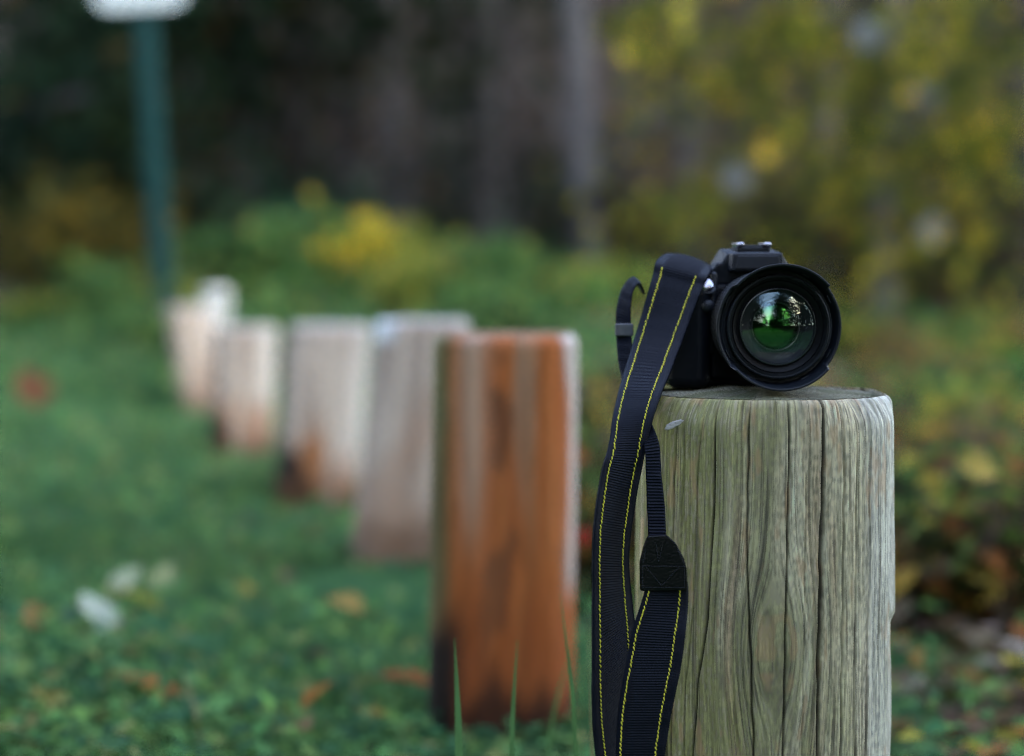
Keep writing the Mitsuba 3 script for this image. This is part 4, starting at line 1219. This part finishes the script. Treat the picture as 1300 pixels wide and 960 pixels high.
lp = boughs([(900, 40, 110, 60, 260), (1050, 90, 120, 70, 330), (1180, 50, 110, 60, 260), (1260, 120, 90, 70, 240), (1090, 200, 90, 50, 220), (960, 180, 60, 40, 90),
             (1220, 220, 80, 70, 230), (860, 110, 50, 50, 90), (1130, 300, 60, 40, 70), (840, 290, 50, 40, 60), (900, 250, 60, 40, 60), (1200, 330, 40, 40, 45), (820, 50, 40, 40, 90), (1010, 30, 40, 30, 120), (1120, 120, 40, 35, 120), (1240, 190, 40, 30, 110), (940, 110, 40, 30, 110), (1070, 250, 35, 25, 80), (1180, 350, 130, 110, 150), (1000, 300, 130, 90, 90), (1110, 400, 90, 50, 50), (830, 250, 70, 130, 70)], 9.4, 12.0, 5)
pale = np.array([at(px, py, 10.0) for px, py in ((1100, 66), (1178, 133), (935, 244), (1183, 314))])  # where the added discs imitate sky showing through the leaves
tree('autumn_tree', 'yellow green autumn tree filling the upper right of the view', 1115, 11.4, 5.6, 0.085, YT, 1300, 0.085, 240, limb_from=0.3, limbs=12, spread=0.12, vspread=0.09, leaf_pts=lp, group=WOOD, sky_gap_pts=pale, low=1.05)
tree('autumn_tree', 'second yellow leaved tree at the right edge, further back', 1330, 13.2, 6.0, 0.10, YT, 3000, 0.09, 241, limb_from=0.25, limbs=12, spread=0.11, group=WOOD, low=1.1)

# trees round the clearing behind the photographer: the lens mirrors them
SIDE = [(-4.4, -1.2, 6.0, 'nearest dark tree on the left side of the clearing, out of view'), (-3.4, -4.6, 7.5, 'second dark tree on the left behind the photographer'),
        (-3.9, -8.6, 8.5, 'third dark tree on the left behind the photographer'), (-4.3, -14.0, 9.5, 'farthest dark tree on the left behind the photographer'),
        (4.6, -1.4, 6.0, 'nearest dark tree on the right side of the clearing, out of view'), (3.6, -5.2, 7.0, 'second dark tree on the right behind the photographer'),
        (4.0, -9.6, 8.0, 'third dark tree on the right behind the photographer'), (4.6, -15.0, 9.0, 'farthest dark tree on the right behind the photographer'),
        (-2.2, -27.0, 6.0, 'dark tree closing the far end of the open grass, left one'), (2.6, -28.0, 7.0, 'dark tree closing the far end of the open grass, right one'),
        (-8.5, 5.5, 7.5, 'dark tree left of the row of posts, out of view'), (8.5, 6.5, 7.5, 'dark tree right of the near post, out of view')]
for i, (x, y, h, lab) in enumerate(SIDE):
    tree('tree', lab, 0, 0, h, 0.18, DK, 5200, 0.26, 260 + i, limb_from=0.05, limbs=24, spread=0.085, vspread=0.09, xy=(x, y), group='trees round the clearing')

for x, y, w, h, lab in ((1.0, -3.2, 1.5, 1.7, 'added dark bush behind the photographer, right of the open grass, darkening the lens reflection'), (-2.0, -3.6, 1.3, 1.3, 'added dark bush behind the photographer, left of the open grass, darkening the lens reflection'),
                        (-1.6, -9.0, 1.6, 1.2, 'added low dark bush far behind the photographer, left, breaking the reflected horizon'), (1.9, -10.0, 1.8, 1.5, 'added low dark bush far behind the photographer, right, breaking the reflected horizon')):  # unseen bushes, added to darken and break up the lens reflection
    r = np.random.default_rng(int(700 + x * 10 + y))
    key = thing('bush', lab, 'bush', 'added dark bushes behind the photographer')
    n = 1800
    pos = r.normal(size=(n, 3)) * [w * 0.25, w * 0.25, h * 0.26] + [x, y, h * 0.5]
    pos[:, 2] = np.abs(pos[:, 2])
    add(key + '__stem', ply(joinm([tube(np.array([[x, y, -0.05], [x + q, y + q * 0.3, h * 0.4], [x + 2 * q, y, h * 0.8]]), [0.03, 0.02, 0.008], 6) for q in (-0.2, 0.0, 0.22)]), 'm_bark', smooth=True))
    m, c = scatter(DIAMOND, pos, rand_rot(n, 0.2, r), r.uniform(0.08, 0.16, n), pick(DK, n, r))
    add(key + '__foliage', ply(m, 'm_leaf', color=c))

for p0, p1, h, lab in (((-13, -33), (13, -34), 3.2, 'added leafy screen hiding low sky at the far end of the open grass'), ((-7.5, -1), (-9, -31), 2.8, 'added leafy screen hiding low sky along the left of the clearing behind the photographer'),
                       ((7.5, -2), (9, -32), 2.8, 'added leafy screen hiding low sky along the right of the clearing behind the photographer')):  # unseen rows of foliage, added to block bright low sky from the lens
    r = np.random.default_rng(int(800 + p1[0]))
    key = thing('added_hedge', lab, 'added_hedge')
    n = 6000
    u = r.random((n, 1))
    pos = np.hstack([np.array(p0) * (1 - u) + np.array(p1) * u + r.normal(size=(n, 2)) * 0.45, h * r.random((n, 1)) ** 0.8 * (0.85 + 0.3 * nfbm(np.hstack([u * 22, u * 0, u * 0]), 2, 3)[:, None])])
    for q in np.linspace(0.03, 0.97, 8):
        b = np.array(p0) * (1 - q) + np.array(p1) * q
        add(key + '__stem', ply(tube(np.array([[b[0], b[1], -0.1], [b[0] + 0.1, b[1], h * 0.4], [b[0], b[1] + 0.1, h * 0.8]]), [0.05, 0.035, 0.01], 6), 'm_bark', smooth=True))
    m, c = scatter(DIAMOND, pos, rand_rot(n, 0.2, r), r.uniform(0.25, 0.45, n), pick(DK, n, r))
    add(key + '__foliage', ply(m, 'm_leaf', color=c))
